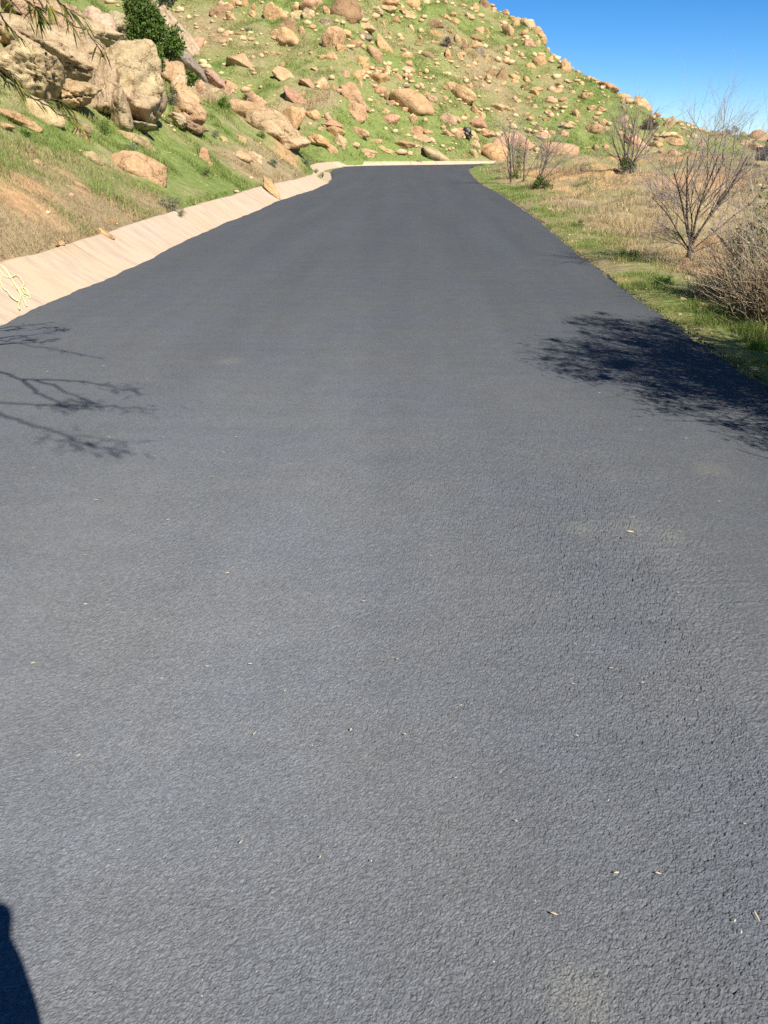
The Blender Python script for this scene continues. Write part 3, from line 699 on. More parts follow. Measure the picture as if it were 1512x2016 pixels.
frame(Dd, 1100, 150, 3.67)
# rocks on the near left bank
NR = [(245, 650, 235, 95, 5, 'p', 'low pinkish rock shelf at head of the near spur'), (400, 672, 112, 66, 18, 'd', 'brown rock with a black hollow on the near spur'), (275, 580, 82, 68, 0, 'd'), (320, 615, 110, 80, 30, 'p'), (220, 830, 76, 54, 0, 'c'), (215, 930, 130, 60, 15, 'c', 'lumpy cream rock half sunk in near bank grass'), (300, 950, 100, 85, 25, 'c', 'cream rock with crack, right half of near bank pair'), (125, 840, 46, 28, 15, 'c'), (225, 900, 34, 28, 0, 'o')]
for (x, y, w, h, a, c, *lab) in NR:
    place_rock(400 + x / 3.024, y / 3.024, w / 3.024, h / 3.024, a, c, lab[0] if lab else None, me=rock_shape(900 + int(x), 4, 0.35, 0.11, 0.02, 1))
    ROCKS[-1][0].data.materials.append(M_ROCK_NEAR)
place_rock(545, 258, 115, 62, 20, 'c', 'long cream sandstone rock crowning the eroded near spur', me=rock_shape(951, 5, 0.5, 0.12, 0.05, 2, 1), lift=-0.1)
ROCKS[-1][0].data.materials.append(M_ROCK_NEAR)
place_rock(575, 255, 42, 55, 12, 'o', 'rounded orange-tan rock at tip of the near spur', me=rock_shape(953, 4, 0.4, 0.1, 0.0, 1), lift=0.3)
ROCKS[-1][0].data.materials.append(M_ROCK_NEAR)
# ---- the big outcrop, built block by block, all at about its own distance
A = [  # x, y, w, h, ang, col, dist, depth, kind(blocky, rough, strata, cracks, hollow), label
    (250, 150, 350, 265, 12, 'o', 29.0, 1.1, (0.35, 0.10, 0.02, 1, 0), 'huge rounded orange sandstone block under the hanging branches'),
    (470, 210, 132, 250, 0, 'c', 28.2, 0.6, (0.75, 0.06, 0.0, 0, 0), 'smooth upright cream block wedged in top of the outcrop'),
    (590, 165, 150, 200, 5, 'c', 28.8, 0.7, (0.6, 0.08, 0.0, 1, 0), 'pale squared block at the outcrop top'),
    (700, 160, 120, 165, 8, 'c', 28.6, 0.7, (0.75, 0.07, 0.0, 1, 0), 'pale angular block touching the green bush'),
    (322, 360, 130, 195, 0, 'o', 27.3, 0.5, (0.6, 0.06, 0.0, 0, 0), 'tapering tan pillar block below the huge rounded block'),
    (395, 330, 60, 100, 0, 'd', 27.6, 0.4, (0.5, 0.1, 0.0, 0, 0), None),
    (160, 430, 295, 265, 18, 'c', 25.6, 1.0, (0.4, 0.12, 0.08, 1, 0), 'layered cream boulder with curved cracks at outcrop left'),
    (50, 240, 150, 120, 15, 'o', 27.2, 0.7, (0.5, 0.12, 0.05, 1, 0), None),
    (40, 345, 120, 75, 0, 'c', 26.6, 0.6, (0.4, 0.1, 0.03, 0, 0), None),
    (730, 400, 330, 290, 18, 'c', 26.6, 1.1, (0.55, 0.12, 0.06, 2, 0), 'massive weathered cream face, upper half of the main outcrop'),
    (640, 410, 155, 105, 8, 'o', 25.5, 0.45, (0.7, 0.07, 0.0, 0, 0), 'loaf-shaped tan block proud of the main face'),
    (620, 295, 120, 55, -6, 'c', 25.9, 0.4, (0.6, 0.1, 0.0, 0, 0), None),
    (610, 545, 150, 330, 4, 'c', 25.4, 0.6, (0.65, 0.09, 0.02, 2, 0), 'tall cream column with a vertical crack in main face'),
    (820, 590, 250, 320, 10, 'c', 25.2, 0.9, (0.5, 0.13, 0.03, 1, 3), 'bulging cream rock with dark hollows, lower right of main face'),
    (700, 640, 120, 220, 0, 'c', 25.3, 0.5, (0.5, 0.1, 0.03, 1, 0), None),
    (465, 590, 190, 175, 8, 'o', 25.0, 0.7, (0.3, 0.10, 0.04, 1, 0), 'squat rounded tan boulder at foot of outcrop'),
    (525, 430, 75, 145, 5, 'c', 26.2, 0.4, (0.55, 0.1, 0.0, 0, 0), None),
    (378, 480, 65, 170, 6, 'c', 26.0, 0.35, (0.55, 0.1, 0.0, 0, 0), None),
    (315, 520, 62, 90, 0, 'o', 25.6, 0.35, (0.4, 0.1, 0.0, 0, 0), None),
    (480, 345, 115, 52, 0, 'c', 27.4, 0.4, (0.5, 0.1, 0.0, 0, 0), None),
    (905, 640, 60, 200, 8, 'c', 25.6, 0.4, (0.5, 0.1, 0.0, 1, 0), None),
    (1025, 440, 160, 135, 5, 'o', 27.2, 0.6, (0.6, 0.08, 0.0, 1, 0), 'orange block just below the green bush'),
    (1070, 520, 85, 130, 10, 'c', 26.8, 0.45, (0.6, 0.09, 0.03, 0, 1), None),
    (1110, 590, 130, 130, 35, 'o', 26.6, 0.5, (0.4, 0.09, 0.0, 0, 0), None),
    (1125, 670, 150, 165, 30, 'o', 25.4, 0.5, (0.5, 0.10, 0.03, 0, 0), 'tilted tan boulder beside a black cavity'),
    (1050, 720, 100, 70, 20, 'c', 25.0, 0.4, (0.5, 0.12, 0.0, 0, 1), None),
    (1140, 755, 150, 60, 12, 'd', 25.0, 0.4, (0.5, 0.12, 0.0, 0, 1), None),
    (825, 757, 155, 52, 5, 'c', 24.4, 0.45, (0.3, 0.08, 0.0, 0, 0), 'low flat cream stone at foot of the main face'),
    (1110, 280, 420, 125, 55, 'c', 33.0, 0.8, (0.4, 0.07, 0.06, 0, 0), 'long smooth pale slab sloping down right of green bush'),
    (1110, 370, 260, 90, 52, 'g', 31.5, 0.6, (0.45, 0.07, 0.03, 0, 0), 'grey slab tucked under the long smooth slab'),
    (1285, 485, 150, 85, 32, 'p', 33.5, 0.7, (0.5, 0.1, 0.0, 1, 0), 'pinkish block at lower end of the long smooth slab'),
    (690, 470, 400, 430, 10, 'c', 21.0, 1.0, (0.6, 0.10, 0.03, 2, 0), 'broad grey-tan rock mass behind the main face'),
    (300, 330, 420, 300, 14, 'c', 21.0, 1.0, (0.5, 0.10, 0.03, 2, 0), 'broad tan rock mass between the upper and lower outcrop blocks'),
    (560, 240, 300, 180, 8, 'c', 21.0, 0.8, (0.6, 0.10, 0.02, 2, 0), 'tan rock mass under the pale squared block'),
]
for k, (x, y, w, h, a, c, dist, dep, (bl_, ro, st, cr, ho), lab) in enumerate(A):
    me = rock_shape(1000 + k * 7, 5 if w * h > 30000 else 4, min(1.3, bl_ + 0.45), ro * 0.72, st, cr + 2, ho, 0.17)
    me.materials.append(M_ROCK_NEAR)
    _, th = hit(x / 3.024, (y + 0.30 * h) / 3.024)
    dep = dep * 1.2
    place_rock(x / 3.024, y / 3.024, w / 3.024 * 1.24, h / 3.024 * 1.24, a, c, lab, me=me, t_over=th - 0.35 * dep - 0.012 * (27 - dist) * th / 27, depth=dep, lift=0)
    ROCKS[-1][0].color = tuple(q * f for q, f in zip(ROCKS[-1][0].color, (0.96, 1.0, 1.14, 1)))
A2 = [(85, 705, 255, 75, 18, 'o', 'long low orange rock ledge in grass at left edge'), (30, 752, 90, 30, 10, 'p', None), (255, 690, 195, 128, 36, 'c', 'smooth cream oval boulder under the drooping branch tip'), (490, 790, 85, 120, 50, 'c', None), (810, 842, 215, 88, 24, 'c', 'flat cream boulder with dark weed in front, near bank'), (1390, 375, 10, 8, 0, 'p', None), (1185, 540, 45, 60, 30, 'p', None), (1350, 545, 40, 90, 40, 'p', None), (1380, 515, 95, 45, 35, 'o', None), (1280, 550, 60, 45, 0, 'c', None), (1200, 510, 55, 60, 0, 'c', None), (1180, 265, 60, 90, 10, 'p', None)]
for (x, y, w, h, a, c, lab) in A2:
    place_rock(x / 3.024, y / 3.024, w / 3.024, h / 3.024, a, c, lab, me=rock_shape(1300 + int(x), 4, 0.35, 0.09, 0.03, 0))
    ROCKS[-1][0].data.materials.append(M_ROCK_NEAR)
F = [(268, 327, 98, 52, 16, 'o', 'big orange domed boulder with peeling crust on near bank'), (180, 311, 33, 22, 48, 'c', None), (403, 309, 22, 34, 15, 'p', 'small upright pinkish stone in near bank weeds'), (414, 325, 10, 12, 20, 'o', None), (158, 367, 26, 14, 45, 'o', None), (205, 459, 34, 11, 30, 'o', 'small slab of rock sliding over the gutter lip'), (218, 435, 16, 14, 20, 'o', None), (93, 364, 8, 10, 0, 'o', None), (75, 318, 22, 8, 20, 'c', None), (118, 479, 18, 7, 0, 'o', None), (25, 375, 9, 7, 0, 'c', None), (440, 275, 15, 10, 10, 'c', None)]
for (x, y, w, h, a, c, lab) in F:
    place_rock(x, y, w, h, a, c, lab, me=rock_shape(1400 + int(x), 4, 0.05, 0.06, 0.015, 0), name='boulder' if w > 30 else 'stone')
    ROCKS[-1][0].data.materials.append(M_ROCK_NEAR)
place_rock(534, 378, 44, 17, 50, 'o', 'narrow tan rock fallen into the gutter, leaning on the slabs', me=rock_shape(1500, 4, 0.5, 0.1, 0, 0), lift=0.5)
ROCKS[-1][0].data.materials.append(M_ROCK_NEAR)
for (x, y, w, h, a, c, lab) in [(1082, 413, 11, 9, 0, 'c', 'white stone on the right verge beside the road'), (982, 350, 12, 8, 0, 'o', 'orange stone in grass left of the bare saplings'), (1343, 587, 17, 10, 0, 'c', 'pale stone in verge grass below the bare tree'), (1384, 600, 20, 9, 0, 'c', 'pale stone in verge grass near the brush'), (1284, 346, 9, 8, 0, 'c', 'white fragment on bare dirt right of the green-based shrub'), (1495, 366, 10, 6, 0, 'c', 'white fragment in dry grass at right edge'), (1347, 525, 26, 30, 0, 'd', 'brown rock half hidden at foot of the bare tree'), (1395, 540, 60, 26, 0, 'o', 'low orange rock in the bare dirt behind bare tree'), (1385, 480, 46, 40, 5, 'o', 'rounded orange rock behind stems of the bare tree')]:
    place_rock(x, y, w, h, a, c, lab, me=rock_shape(1600 + int(x), 3, 0.35, 0.1, 0, 0), name='stone' if w < 30 else 'boulder')
    ROCKS[-1][0].data.materials.append(M_ROCK_NEAR)

# labels that single each rock out by look and by its neighbour
LAND = [(r[1], r[2], s) for r, s in [(r, r[7]) for r in ROCKS if r[7]]]
SHORT = {}
marks = []
for (tx, ty, s) in [(680, 20, 'big dark hilltop boulder'), (540, 60, 'leaning hilltop outcrop'), (432, 25, 'split brown boulder'), (560, 77, 'bright slab with raised corner'), (476, 120, 'lone pinkish boulder'), (565, 150, 'layered pinkish boulder'), (582, 195, 'pinkish slab with black hole'), (656, 78, 'large pointed boulder'), (700, 192, 'long steeply slanting boulder'), (810, 198, 'giant smooth slab'), (858, 307, 'cream domed boulder by the gutter'), (935, 75, 'crag on upper slope'), (1055, 45, 'skyline rock pile'), (985, 150, 'small slope outcrop'), (1061, 123, 'smooth round boulder'), (1112, 133, 'cracked upright outcrop'), (901, 181, 'big slanting boulder with dark underside'), (985, 214, 'long low cream boulder'), (918, 263, 'charred stump'), (970, 301, 'big boulder at the road bend'), (1102, 291, 'big domed orange-pink boulder'), (1167, 255, 'chunky boulder cluster'), (1095, 180, 'egg-shaped boulder'), (1199, 152, 'pinkish skyline slab'), (1266, 186, 'lower skyline hump'), (1280, 236, 'round green hill bush'), (1317, 245, 'tall crescent rock face'), (1323, 278, 'flat stacked slab'), (1494, 260, 'tall skyline rock at right edge'), (1425, 244, 'thin pinkish skyline ledge'), (545, 258, 'near spur rock'), (268, 327, 'big orange domed boulder'), (240, 150, 'main outcrop face'), (100, 60, 'huge rounded outcrop block'), (370, 95, 'long smooth pale slab'), (60, 140, 'layered cream boulder'), (375, 225, 'tilted tan boulder beside cavity'), (30, 400, 'eroded dirt patch'), (1022, 277, 'wide boulder behind saplings'), (840, 350, 'far gutter')]:
    marks.append((tx, ty, s))
groups = {}
for r in ROCKS:
    o, px, py, w, h, ang, c, lab = r
    far = o.location.y > 58
    o['category'] = 'boulder' if w > 12 else 'stone'
    if w <= 12 and o.name.startswith('boulder'): o.name = 'stone'
    o['group'] = 'boulders scattered over the far hillside' if far else 'rocks of the near left bank' if px < 700 else 'stones of the right verge'
    if lab: o['label'] = lab; continue
    size = 'tiny' if w < 11 else 'small' if w < 20 else 'medium' if w < 34 else 'large'
    asp = w / h
    shp = 'slanting' if ang >= 25 else 'flat' if asp > 2.1 else 'oblong' if asp > 1.45 else 'upright' if asp < 0.85 else 'rounded'
    best = min(marks, key=lambda m: (m[0] - px) ** 2 + (m[1] - py) ** 2)
    dx, dy = px - best[0], py - best[1]
    if math.hypot(dx, dy) < 9: rel = 'beside'
    elif abs(dx) > 2.2 * abs(dy): rel = 'right of' if dx > 0 else 'left of'
    elif abs(dy) > 2.2 * abs(dx): rel = 'below' if dy > 0 else 'above'
    else: rel = ('below right of' if dx > 0 else 'below left of') if dy > 0 else ('above right of' if dx > 0 else 'above left of')
    key = f"{size} {shp} {COLWORD[c]} {'stone' if w <= 12 else 'boulder'} {rel} the {best[2]}"
    groups.setdefault(key, []).append((math.hypot(dx, dy), r))
used = set()
ORD = ['', 'second nearest ', 'third nearest ', 'fourth nearest ', 'fifth nearest ', 'sixth nearest ']
for key, lst in groups.items():
    lst.sort(key=lambda t: t[0])
    for k, (_, r) in enumerate(lst):
        r[0]['label'] = (('nearest ' if k == 0 and len(lst) > 1 else ORD[k]) + key)

# countless pebbles lying between the boulders
def stones_mass(name, n, xr, yr, smin, smax, cond, label, mat_tints):
    d, f = ico(1)
    pts = []
    rng = np.random.default_rng(77 + n)
    x = rng.uniform(*xr, n * 6); y = rng.uniform(*yr, n * 6)
    z, u, v, w = land(x, y)
    nn = fbm2(x, y, 0.35, 91, 3)
    ok = cond(x, y, u, v, w) & (nn + rng.uniform(-0.6, 0.6, len(x)) > 0.05)
    x, y, z = x[ok][:n], y[ok][:n], z[ok][:n]
    m = len(x)
    s = smin * (smax / smin) ** (rng.random(m) ** 2.2)
    jit = rng.uniform(0.75, 1.25, (m, len(d), 1))
    sc = np.stack([s * rng.uniform(0.8, 1.5, m), s * rng.uniform(0.7, 1.2, m), s * rng.uniform(0.5, 0.9, m)], 1)
    P = d[None] * jit * sc[:, None] + np.stack([x, y, z + 0.25 * s], 1)[:, None]
    Fs = (f[None] + (np.arange(m) * len(d))[:, None, None]).reshape(-1, 3)
    cc = np.array(mat_tints)[rng.integers(0, len(mat_tints), m)] * rng.uniform(0.85, 1.15, (m, 1))
    o = add(name, mesh_data(name, P.reshape(-1, 3), Fs, np.repeat(cc, len(d), 0)), attr_mat('pebble', 0.3, 4.0, 0.9))
    return tag(o, label, kind='stuff')
tn = [TINT['o'], TINT['c'], TINT['p'], TINT['c']]
stones_mass('pebbles', 3200, (-32, 33), (68, 108), 0.05, 0.42, lambda x, y, u, v, w: (w > 1.2), 'countless small pale stones strewn between hillside boulders', tn)
stones_mass('pebbles', 500, (-16, -4.6), (6, 50), 0.012, 0.08, lambda x, y, u, v, w: (u > 0.05), 'small stones strewn over the near left bank', tn)
stones_mass('pebbles', 500, (2.4, 3.6), (3, 40), 0.004, 0.022, lambda x, y, u, v, w: (v > 0.0) & (v < 0.7), 'loose gravel along the right edge of the road', [(0.40, 0.33, 0.23), (0.34, 0.27, 0.18), (0.46, 0.38, 0.28)])

# ------------------------------------------------------------------ grass
def blades(name, x, y, z, hgt, wid, cols, lean, label, rng, bend=0.5):
    n = len(x)
    az = rng.uniform(0, 2 * math.pi, n); fa = rng.uniform(0, 2 * math.pi, n)
    la = lean * rng.random(n) ** 0.7
    dx = np.cos(fa) * np.sin(la); dy = np.sin(fa) * np.sin(la); dz = np.cos(la)
    wx = np.cos(az) * wid / 2; wy = np.sin(az) * wid / 2
    base = np.stack([x, y, z - 0.01], 1); wv = np.stack([wx, wy, 0 * wx], 1)
    tip = base + np.stack([dx, dy, dz], 1) * hgt[:, None]
    V = np.stack([base - wv, base + wv, tip], 1).reshape(-1, 3)
    Fc = np.arange(n * 3).reshape(n, 3)
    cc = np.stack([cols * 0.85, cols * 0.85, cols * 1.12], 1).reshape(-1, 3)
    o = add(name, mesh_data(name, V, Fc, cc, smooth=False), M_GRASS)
    return tag(o, label, kind='stuff')

def scatter(n, xr, yr, cond, rng, ypow=0.0):
    x = rng.uniform(*xr, n)
    if ypow:
        a = 1 - ypow; t = rng.random(n)
        y = (yr[0] ** a + t * (yr[1] ** a - yr[0] ** a)) ** (1 / a)
    else: y = rng.uniform(*yr, n)
    z, u, v, w = land(x, y)
    ok = cond(x, y, u, v, w)
    x, y, z, u, v, w = [q[ok] for q in (x, y, z, u, v, w)]
    g, d = cover(x, y, u, v, w)
    return x, y, z, u, v, w, g, d

def grass_cols(g, rng, yellow=0.0):
    n = len(g)
    isg = rng.random(n) < np.clip(g * 1.15 - 0.05, 0.03, 0.97)
    c = np.where(isg[:, None], GREEN[None] * (1 - 0.5 * rng.random((n, 1))) + (LUSH * 1.25)[None] * 0.5 * rng.random((n, 1)), DRY[None] * rng.uniform(0.75, 1.35, (n, 1)))
    c = c * rng.uniform(0.8, 1.2, (n, 1)) + np.array([0.03, 0.02, 0.0]) * rng.random((n, 1))
    return c, isg
r1 = np.random.default_rng(1)
x, y, z, u, v, w, g, d = scatter(520000, (-17, -4.5), (5.5, 62), lambda x, y, u, v, w: (u > 0.03) & (w < 0) & (x > -0.62 * y - 1), r1, 1.1)
keep = r1.random(len(x)) > np.clip(d * 1.0, 0, 0.72)
x, y, z, g, u = x[keep], y[keep], z[keep], g[keep], u[keep]
c, isg = grass_cols(g, r1)
tuft = np.clip(fbm2(x, y, 1.3, 55, 3) + 0.5, 0.2, 1.7) ** 1.4
hg = np.where(isg, r1.uniform(0.05, 0.15, len(x)), r1.uniform(0.04, 0.13, len(x))) * tuft * (1 + 0.012 * y)
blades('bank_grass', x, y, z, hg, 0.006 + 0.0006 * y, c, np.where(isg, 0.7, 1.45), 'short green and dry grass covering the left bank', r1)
r1 = np.random.default_rng(101)
x, y, z, u, v, w, g, d = scatter(150000, (-9, -4.5), (5.5, 17), lambda x, y, u, v, w: (u > 0.02) & (w < 0) & (x > -0.62 * y - 0.5), r1, 1.05)
keep = r1.random(len(x)) > np.clip(d * 0.9, 0, 0.75)
x, y, z, g = x[keep], y[keep], z[keep], g[keep]
c, isg = grass_cols(g * 0.8, r1)
blades('bank_grass', x, y, z + 0.005, r1.uniform(0.03, 0.11, len(x)), np.full(len(x), 0.006), c, np.where(isg, 0.9, 1.5), 'dry straw litter and sparse grass above the near gutter', r1)
r2 = np.random.default_rng(2)
x, y, z, u, v, w, g, d = scatter(540000, (-36, 36), (63, 112), lambda x, y, u, v, w: (w > 0.45) & (np.abs(x - 0.0) < 0.48 * y), r2, 0)
keep = r2.random(len(x)) > np.clip(d, 0, 0.9)
x, y, z, g = x[keep], y[keep], z[keep], g[keep]
c, isg = grass_cols(g, r2)
tuft = np.clip(fbm2(x, y, 0.9, 56, 3) + 0.55, 0.25, 1.6)
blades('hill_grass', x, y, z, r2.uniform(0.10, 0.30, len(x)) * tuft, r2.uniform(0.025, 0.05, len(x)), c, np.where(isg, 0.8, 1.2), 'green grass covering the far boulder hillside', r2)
r3 = np.random.default_rng(3)
x, y, z, u, v, w, g, d = scatter(420000, (2.4, 30), (2.5, 68), lambda x, y, u, v, w: (v > 0.02) & (w < 0) & (x < 0.55 * y + 3.2), r3, 1.35)
keep = r3.random(len(x)) > np.clip(d * 1.15, 0, 0.9)
x, y, z, g, v = x[keep], y[keep], z[keep], g[keep], v[keep]
c, isg = grass_cols(g, r3)
tuft = np.clip(fbm2(x, y, 1.1, 57, 3) + 0.5, 0.15, 1.7)
tall = sstep(0.8, 2.2, v)
hg = np.where(isg, r3.uniform(0.04, 0.13, len(x)), r3.uniform(0.05, 0.13, len(x)) * (1 - tall) + r3.uniform(0.08, 0.27, len(x)) * tall) * tuft * (0.35 + 0.65 * sstep(0.0, 0.5, v))
blades('verge_grass', x, y, z, hg, 0.005 + 0.0005 * y, c * np.where(isg, 1.15, 1.28)[:, None], np.where(isg, 0.8, 1.25), 'green verge grass and tall dry straw right of the road', r3)

r4 = np.random.default_rng(4)
x, y, z, u, v, w, g, d = scatter(190000, (2.4, 4.6), (3.0, 34), lambda x, y, u, v, w: (v > -0.05) & (v < 1.7) & (w < 0), r4, 1.5)
z = np.maximum(z, np.where(v < 0.02, 0.004, z))
pat = fbm2(x, y, 2.3, 58, 3)
keep = r4.random(len(x)) < np.clip(0.42 + 1.0 * pat + 0.2 * sstep(0.1, 0.6, v), 0.05, 1)
x, y, z, g, v, pat = x[keep], y[keep], z[keep], g[keep], v[keep], pat[keep]
c, isg = grass_cols(np.clip(g + 0.1, 0, 1), r4)
blades('verge_grass', x, y, z, r4.uniform(0.025, 0.10, len(x)) * np.clip(0.7 + pat, 0.3, 1.8) * (0.5 + 0.5 * sstep(0, 0.4, v)), 0.004 + 0.0004 * y, c, np.where(isg, 0.85, 1.4), 'short green turf along right edge of the asphalt', r4)

# rough clumps of dead stalks and scrub over the dry field
r5 = np.random.default_rng(6)
cx_, cy_, cz_, u, v, w, g, d = scatter(5200, (3.4, 30), (6.5, 62), lambda x, y, u, v, w: (v > 1.1) & (w < 0) & (x < 0.5 * y + 2.2), r5, 1.2)
cx_, cy_ = cx_[:800], cy_[:800]
nb = 90
rad = r5.uniform(0.06, 0.28, len(cx_)) * (1 + 0.02 * cy_)
x = (cx_[:, None] + r5.normal(size=(len(cx_), nb)) * rad[:, None]).ravel(); y = (cy_[:, None] + r5.normal(size=(len(cx_), nb)) * rad[:, None]).ravel()
z, u, v, w = land(x, y)
pal_ = np.array([(0.40, 0.31, 0.17), (0.30, 0.22, 0.13), (0.25, 0.19, 0.14), (0.46, 0.36, 0.20), (0.36, 0.27, 0.19), (0.20, 0.22, 0.08)])
kk = np.repeat(r5.integers(0, 6, len(cx_)), nb)
hh_ = np.repeat(r5.uniform(0.08, 0.36, len(cx_)), nb) * r5.uniform(0.4, 1.1, len(x))
blades('dry_scrub', x, y, z, hh_, 0.005 + 0.0005 * y, pal_[kk] * r5.uniform(0.95, 1.65, (len(x), 1)), np.full(len(x), 1.1), 'clumps of dead stalks and low scrub over the dry field', r5)
# crumbs of asphalt along the ragged edges
def crumbs(n, edge, side, seed, label, y0, y1, spread):
    rng = np.random.default_rng(seed); dsh, f = ico(1)
    y = y0 * (y1 / y0) ** rng.random(n); x = edge(y) + side * np.abs(rng.normal(size=n)) * spread - side * 0.02
    s_ = rng.uniform(0.003, 0.008, n) * (1 + 0.02 * y)
    z = surf(x, y)
    P = dsh[None] * rng.uniform(0.7, 1.3, (n, len(dsh), 1)) * s_[:, None, None] + np.stack([x, y, np.maximum(z, 0.0) + 0.3 * s_], 1)[:, None]
    Fs = (f[None] + (np.arange(n) * len(dsh))[:, None, None]).reshape(-1, 3)
    cc = np.array([[0.06, 0.06, 0.065]]) * rng.uniform(0.6, 1.5, (n, 1))
    tag(add('asphalt_crumbs', mesh_data('asphalt_crumbs', P.reshape(-1, 3), Fs, np.repeat(cc, len(dsh), 0)), attr_mat('crumb', 0.3, 40.0)), label, kind='stuff')
crumbs(900, road_right, 1, 201, 'black asphalt crumbs along the ragged right edge of the road', 3.0, 30.0, 0.03)

# ------------------------------------------------------------------ leaves, twigs, shrubs and trees
def leaf_cloud(pts, size, cols, rng, aspect=0.45, droop=0.0):
    n = len(pts)
    d = rng.normal(size=(n, 3)); d[:, 2] -= droop; d /= np.linalg.norm(d, axis=1, keepdims=True)
    e = np.cross(d, rng.normal(size=(n, 3))); e /= np.linalg.norm(e, axis=1, keepdims=True)
    L = (size * rng.uniform(0.7, 1.3, n))[:, None]
    a = pts; b = pts + d * L * 0.5 + e * L * aspect * 0.5; c = pts + d * L; f = pts + d * L * 0.5 - e * L * aspect * 0.5
    V = np.stack([a, b, c, f], 1).reshape(-1, 3)
    return V, np.arange(n * 4).reshape(n, 4), np.repeat(cols, 4, 0)

def grow(rng, start, direction, length, radius, level, out, cfg):
    n = 7 if level < 2 else 5
    pts = [np.array(start, float)]; d = np.array(direction, float); d /= np.linalg.norm(d)
    for k in range(n - 1):
        d = d + rng.normal(size=3) * cfg['wob'] + np.array([0, 0, cfg['up']])
        d /= np.linalg.norm(d); pts.append(pts[-1] + d * length / (n - 1))
    pts = np.array(pts)
    rad = np.linspace(radius, radius * (0.45 if level < cfg['levels'] else 0.25), n)
    out[min(level, 2)].append((pts, rad))
    if level >= cfg['levels']: return
    for k in range(cfg['kids'][level]):
        t = rng.uniform(0.25, 1.0); i = t * (n - 1); j = min(int(i), n - 2); p = pts[j] * (1 - (i - j)) + pts[j + 1] * (i - j)
        tan = pts[j + 1] - pts[j]; tan /= np.linalg.norm(tan)
        s = rng.normal(size=3); s -= tan * s.dot(tan); s /= np.linalg.norm(s)
        nd_ = tan * rng.uniform(0.6, 1.0) + s * rng.uniform(0.35, 0.75) * cfg['spread']
        grow(rng, p, nd_, length * rng.uniform(0.4, 0.75), radius * 0.55 * (1 - 0.4 * t), level + 1, out, cfg)

def twig_mesh(name, polys, sides, col, rng, var=0.25):
    V, Fq = tubes(polys, sides)
    cc = np.concatenate([np.repeat(np.array(col)[None] * rng.uniform(1 - var, 1 + var), len(p[0]) * sides, 0) for p in polys])
    return mesh_data(name, V, Fq, cc)

def bare_tree(name, base, stems, cfg, label, cat='shrub', bark=(0.10, 0.075, 0.06), twig=(0.24, 0.19, 0.17), seed=0, group=None, inside=None, fork=0.0):
    rng = np.random.default_rng(seed)
    t = empty(name, base); tag(t, label, cat, group)
    out = {0: [], 1: [], 2: []}
    for (dx, dy, dz, ln, rad) in stems:
        grow(rng, (rng.uniform(-.04, .04) * (0.3 if fork else 1), rng.uniform(-.04, .04) * (0.3 if fork else 1), -0.08 if not fork else fork * rng.uniform(0.45, 1.0)), (dx, dy, dz), ln, rad, 0, out, cfg)
    if fork: out[0].append((np.array([[0.02, 0, -0.12], [0.0, 0, fork * 0.5], [0.0, 0, fork * 1.05]]), np.array([0.042, 0.034, 0.028])))
    if inside:
        for k in (1, 2): out[k] = [q for q in out[k] if inside(q[0][-1]) and inside(q[0][0])]
    add('trunk', twig_mesh('trunk', out[0], 7, bark, rng), M_TWIG, t)
    if out[1]: add('branches', twig_mesh('branches', out[1], 5, tuple(0.5 * (a + b) for a, b in zip(bark, twig)), rng), M_TWIG, t)
    if out[2]: add('crown', twig_mesh('crown', out[2], 3, twig, rng), M_TWIG, t)
    return t, out

def add_leaves(t, pts, size, palette, rng, aspect=0.45, name='foliage', droop=0.0):
    cols = np.array(palette)[rng.integers(0, len(palette), len(pts))] * rng.uniform(0.7, 1.3, (len(pts), 1))
    V, Fq, cc = leaf_cloud(np.asarray(pts), size, cols, rng, aspect, droop)
    return add(name, mesh_data(name, V, Fq, cc, smooth=False), M_LEAF, t)

def clump_pts(rng, n, rx, ry_, rz, clumps=14, cz=None):
    cen = rng.normal(size=(clumps, 3)); cen /= np.linalg.norm(cen, axis=1, keepdims=True)
    cen *= rng.uniform(0.35, 0.95, (clumps, 1)); cen *= np.array([rx, ry_, rz])
    cen[:, 2] = np.abs(cen[:, 2]) if cz is None else cen[:, 2] + cz
    k = rng.integers(0, clumps, n); rr = rng.uniform(0.22, 0.42, clumps) * (rx + ry_ + rz) / 3
    p = rng.normal(size=(n, 3)); p /= np.linalg.norm(p, axis=1, keepdims=True); p *= (rng.random((n, 1)) ** 0.45) * rr[k][:, None]
    return cen[k] + p

def leafy_bush(name, base, rx, ry_, rz, n, size, palette, label, seed, cat='bush', clumps=16, aspect=0.5, twigs=14, group=None):
    rng = np.random.default_rng(seed)
    if cat == 'weed': palette = [tuple(1.35 * q for q in c) for c in palette]; aspect = 0.22; rx *= 1.2; ry_ *= 1.2; rz *= 0.8
    t = empty(name, base); tag(t, label, cat, group)
    pts = clump_pts(rng, n, rx, ry_, rz, clumps)
    polys = []
    for k in range(twigs):
        e = pts[rng.integers(0, n)]
        m = e * 0.5 + rng.normal(size=3) * 0.06 * rx
        polys.append((np.array([[0, 0, -0.05], m, e]), np.array([0.02, 0.012, 0.004]) * max(rx, 0.3)))
    add('stems', twig_mesh('stems', polys, 4, (0.13, 0.10, 0.075), rng), M_TWIG, t)
    add_leaves(t, pts, size, palette, rng, aspect, 'foliage')
    return t

GREENS = [(0.055, 0.105, 0.022), (0.085, 0.15, 0.03), (0.12, 0.19, 0.04), (0.16, 0.20, 0.05)]
OLIVES = [(0.10, 0.115, 0.04), (0.14, 0.15, 0.05), (0.07, 0.09, 0.03)]
GREYS = [(0.15, 0.17, 0.10), (0.20, 0.20, 0.13), (0.11, 0.14, 0.08)]

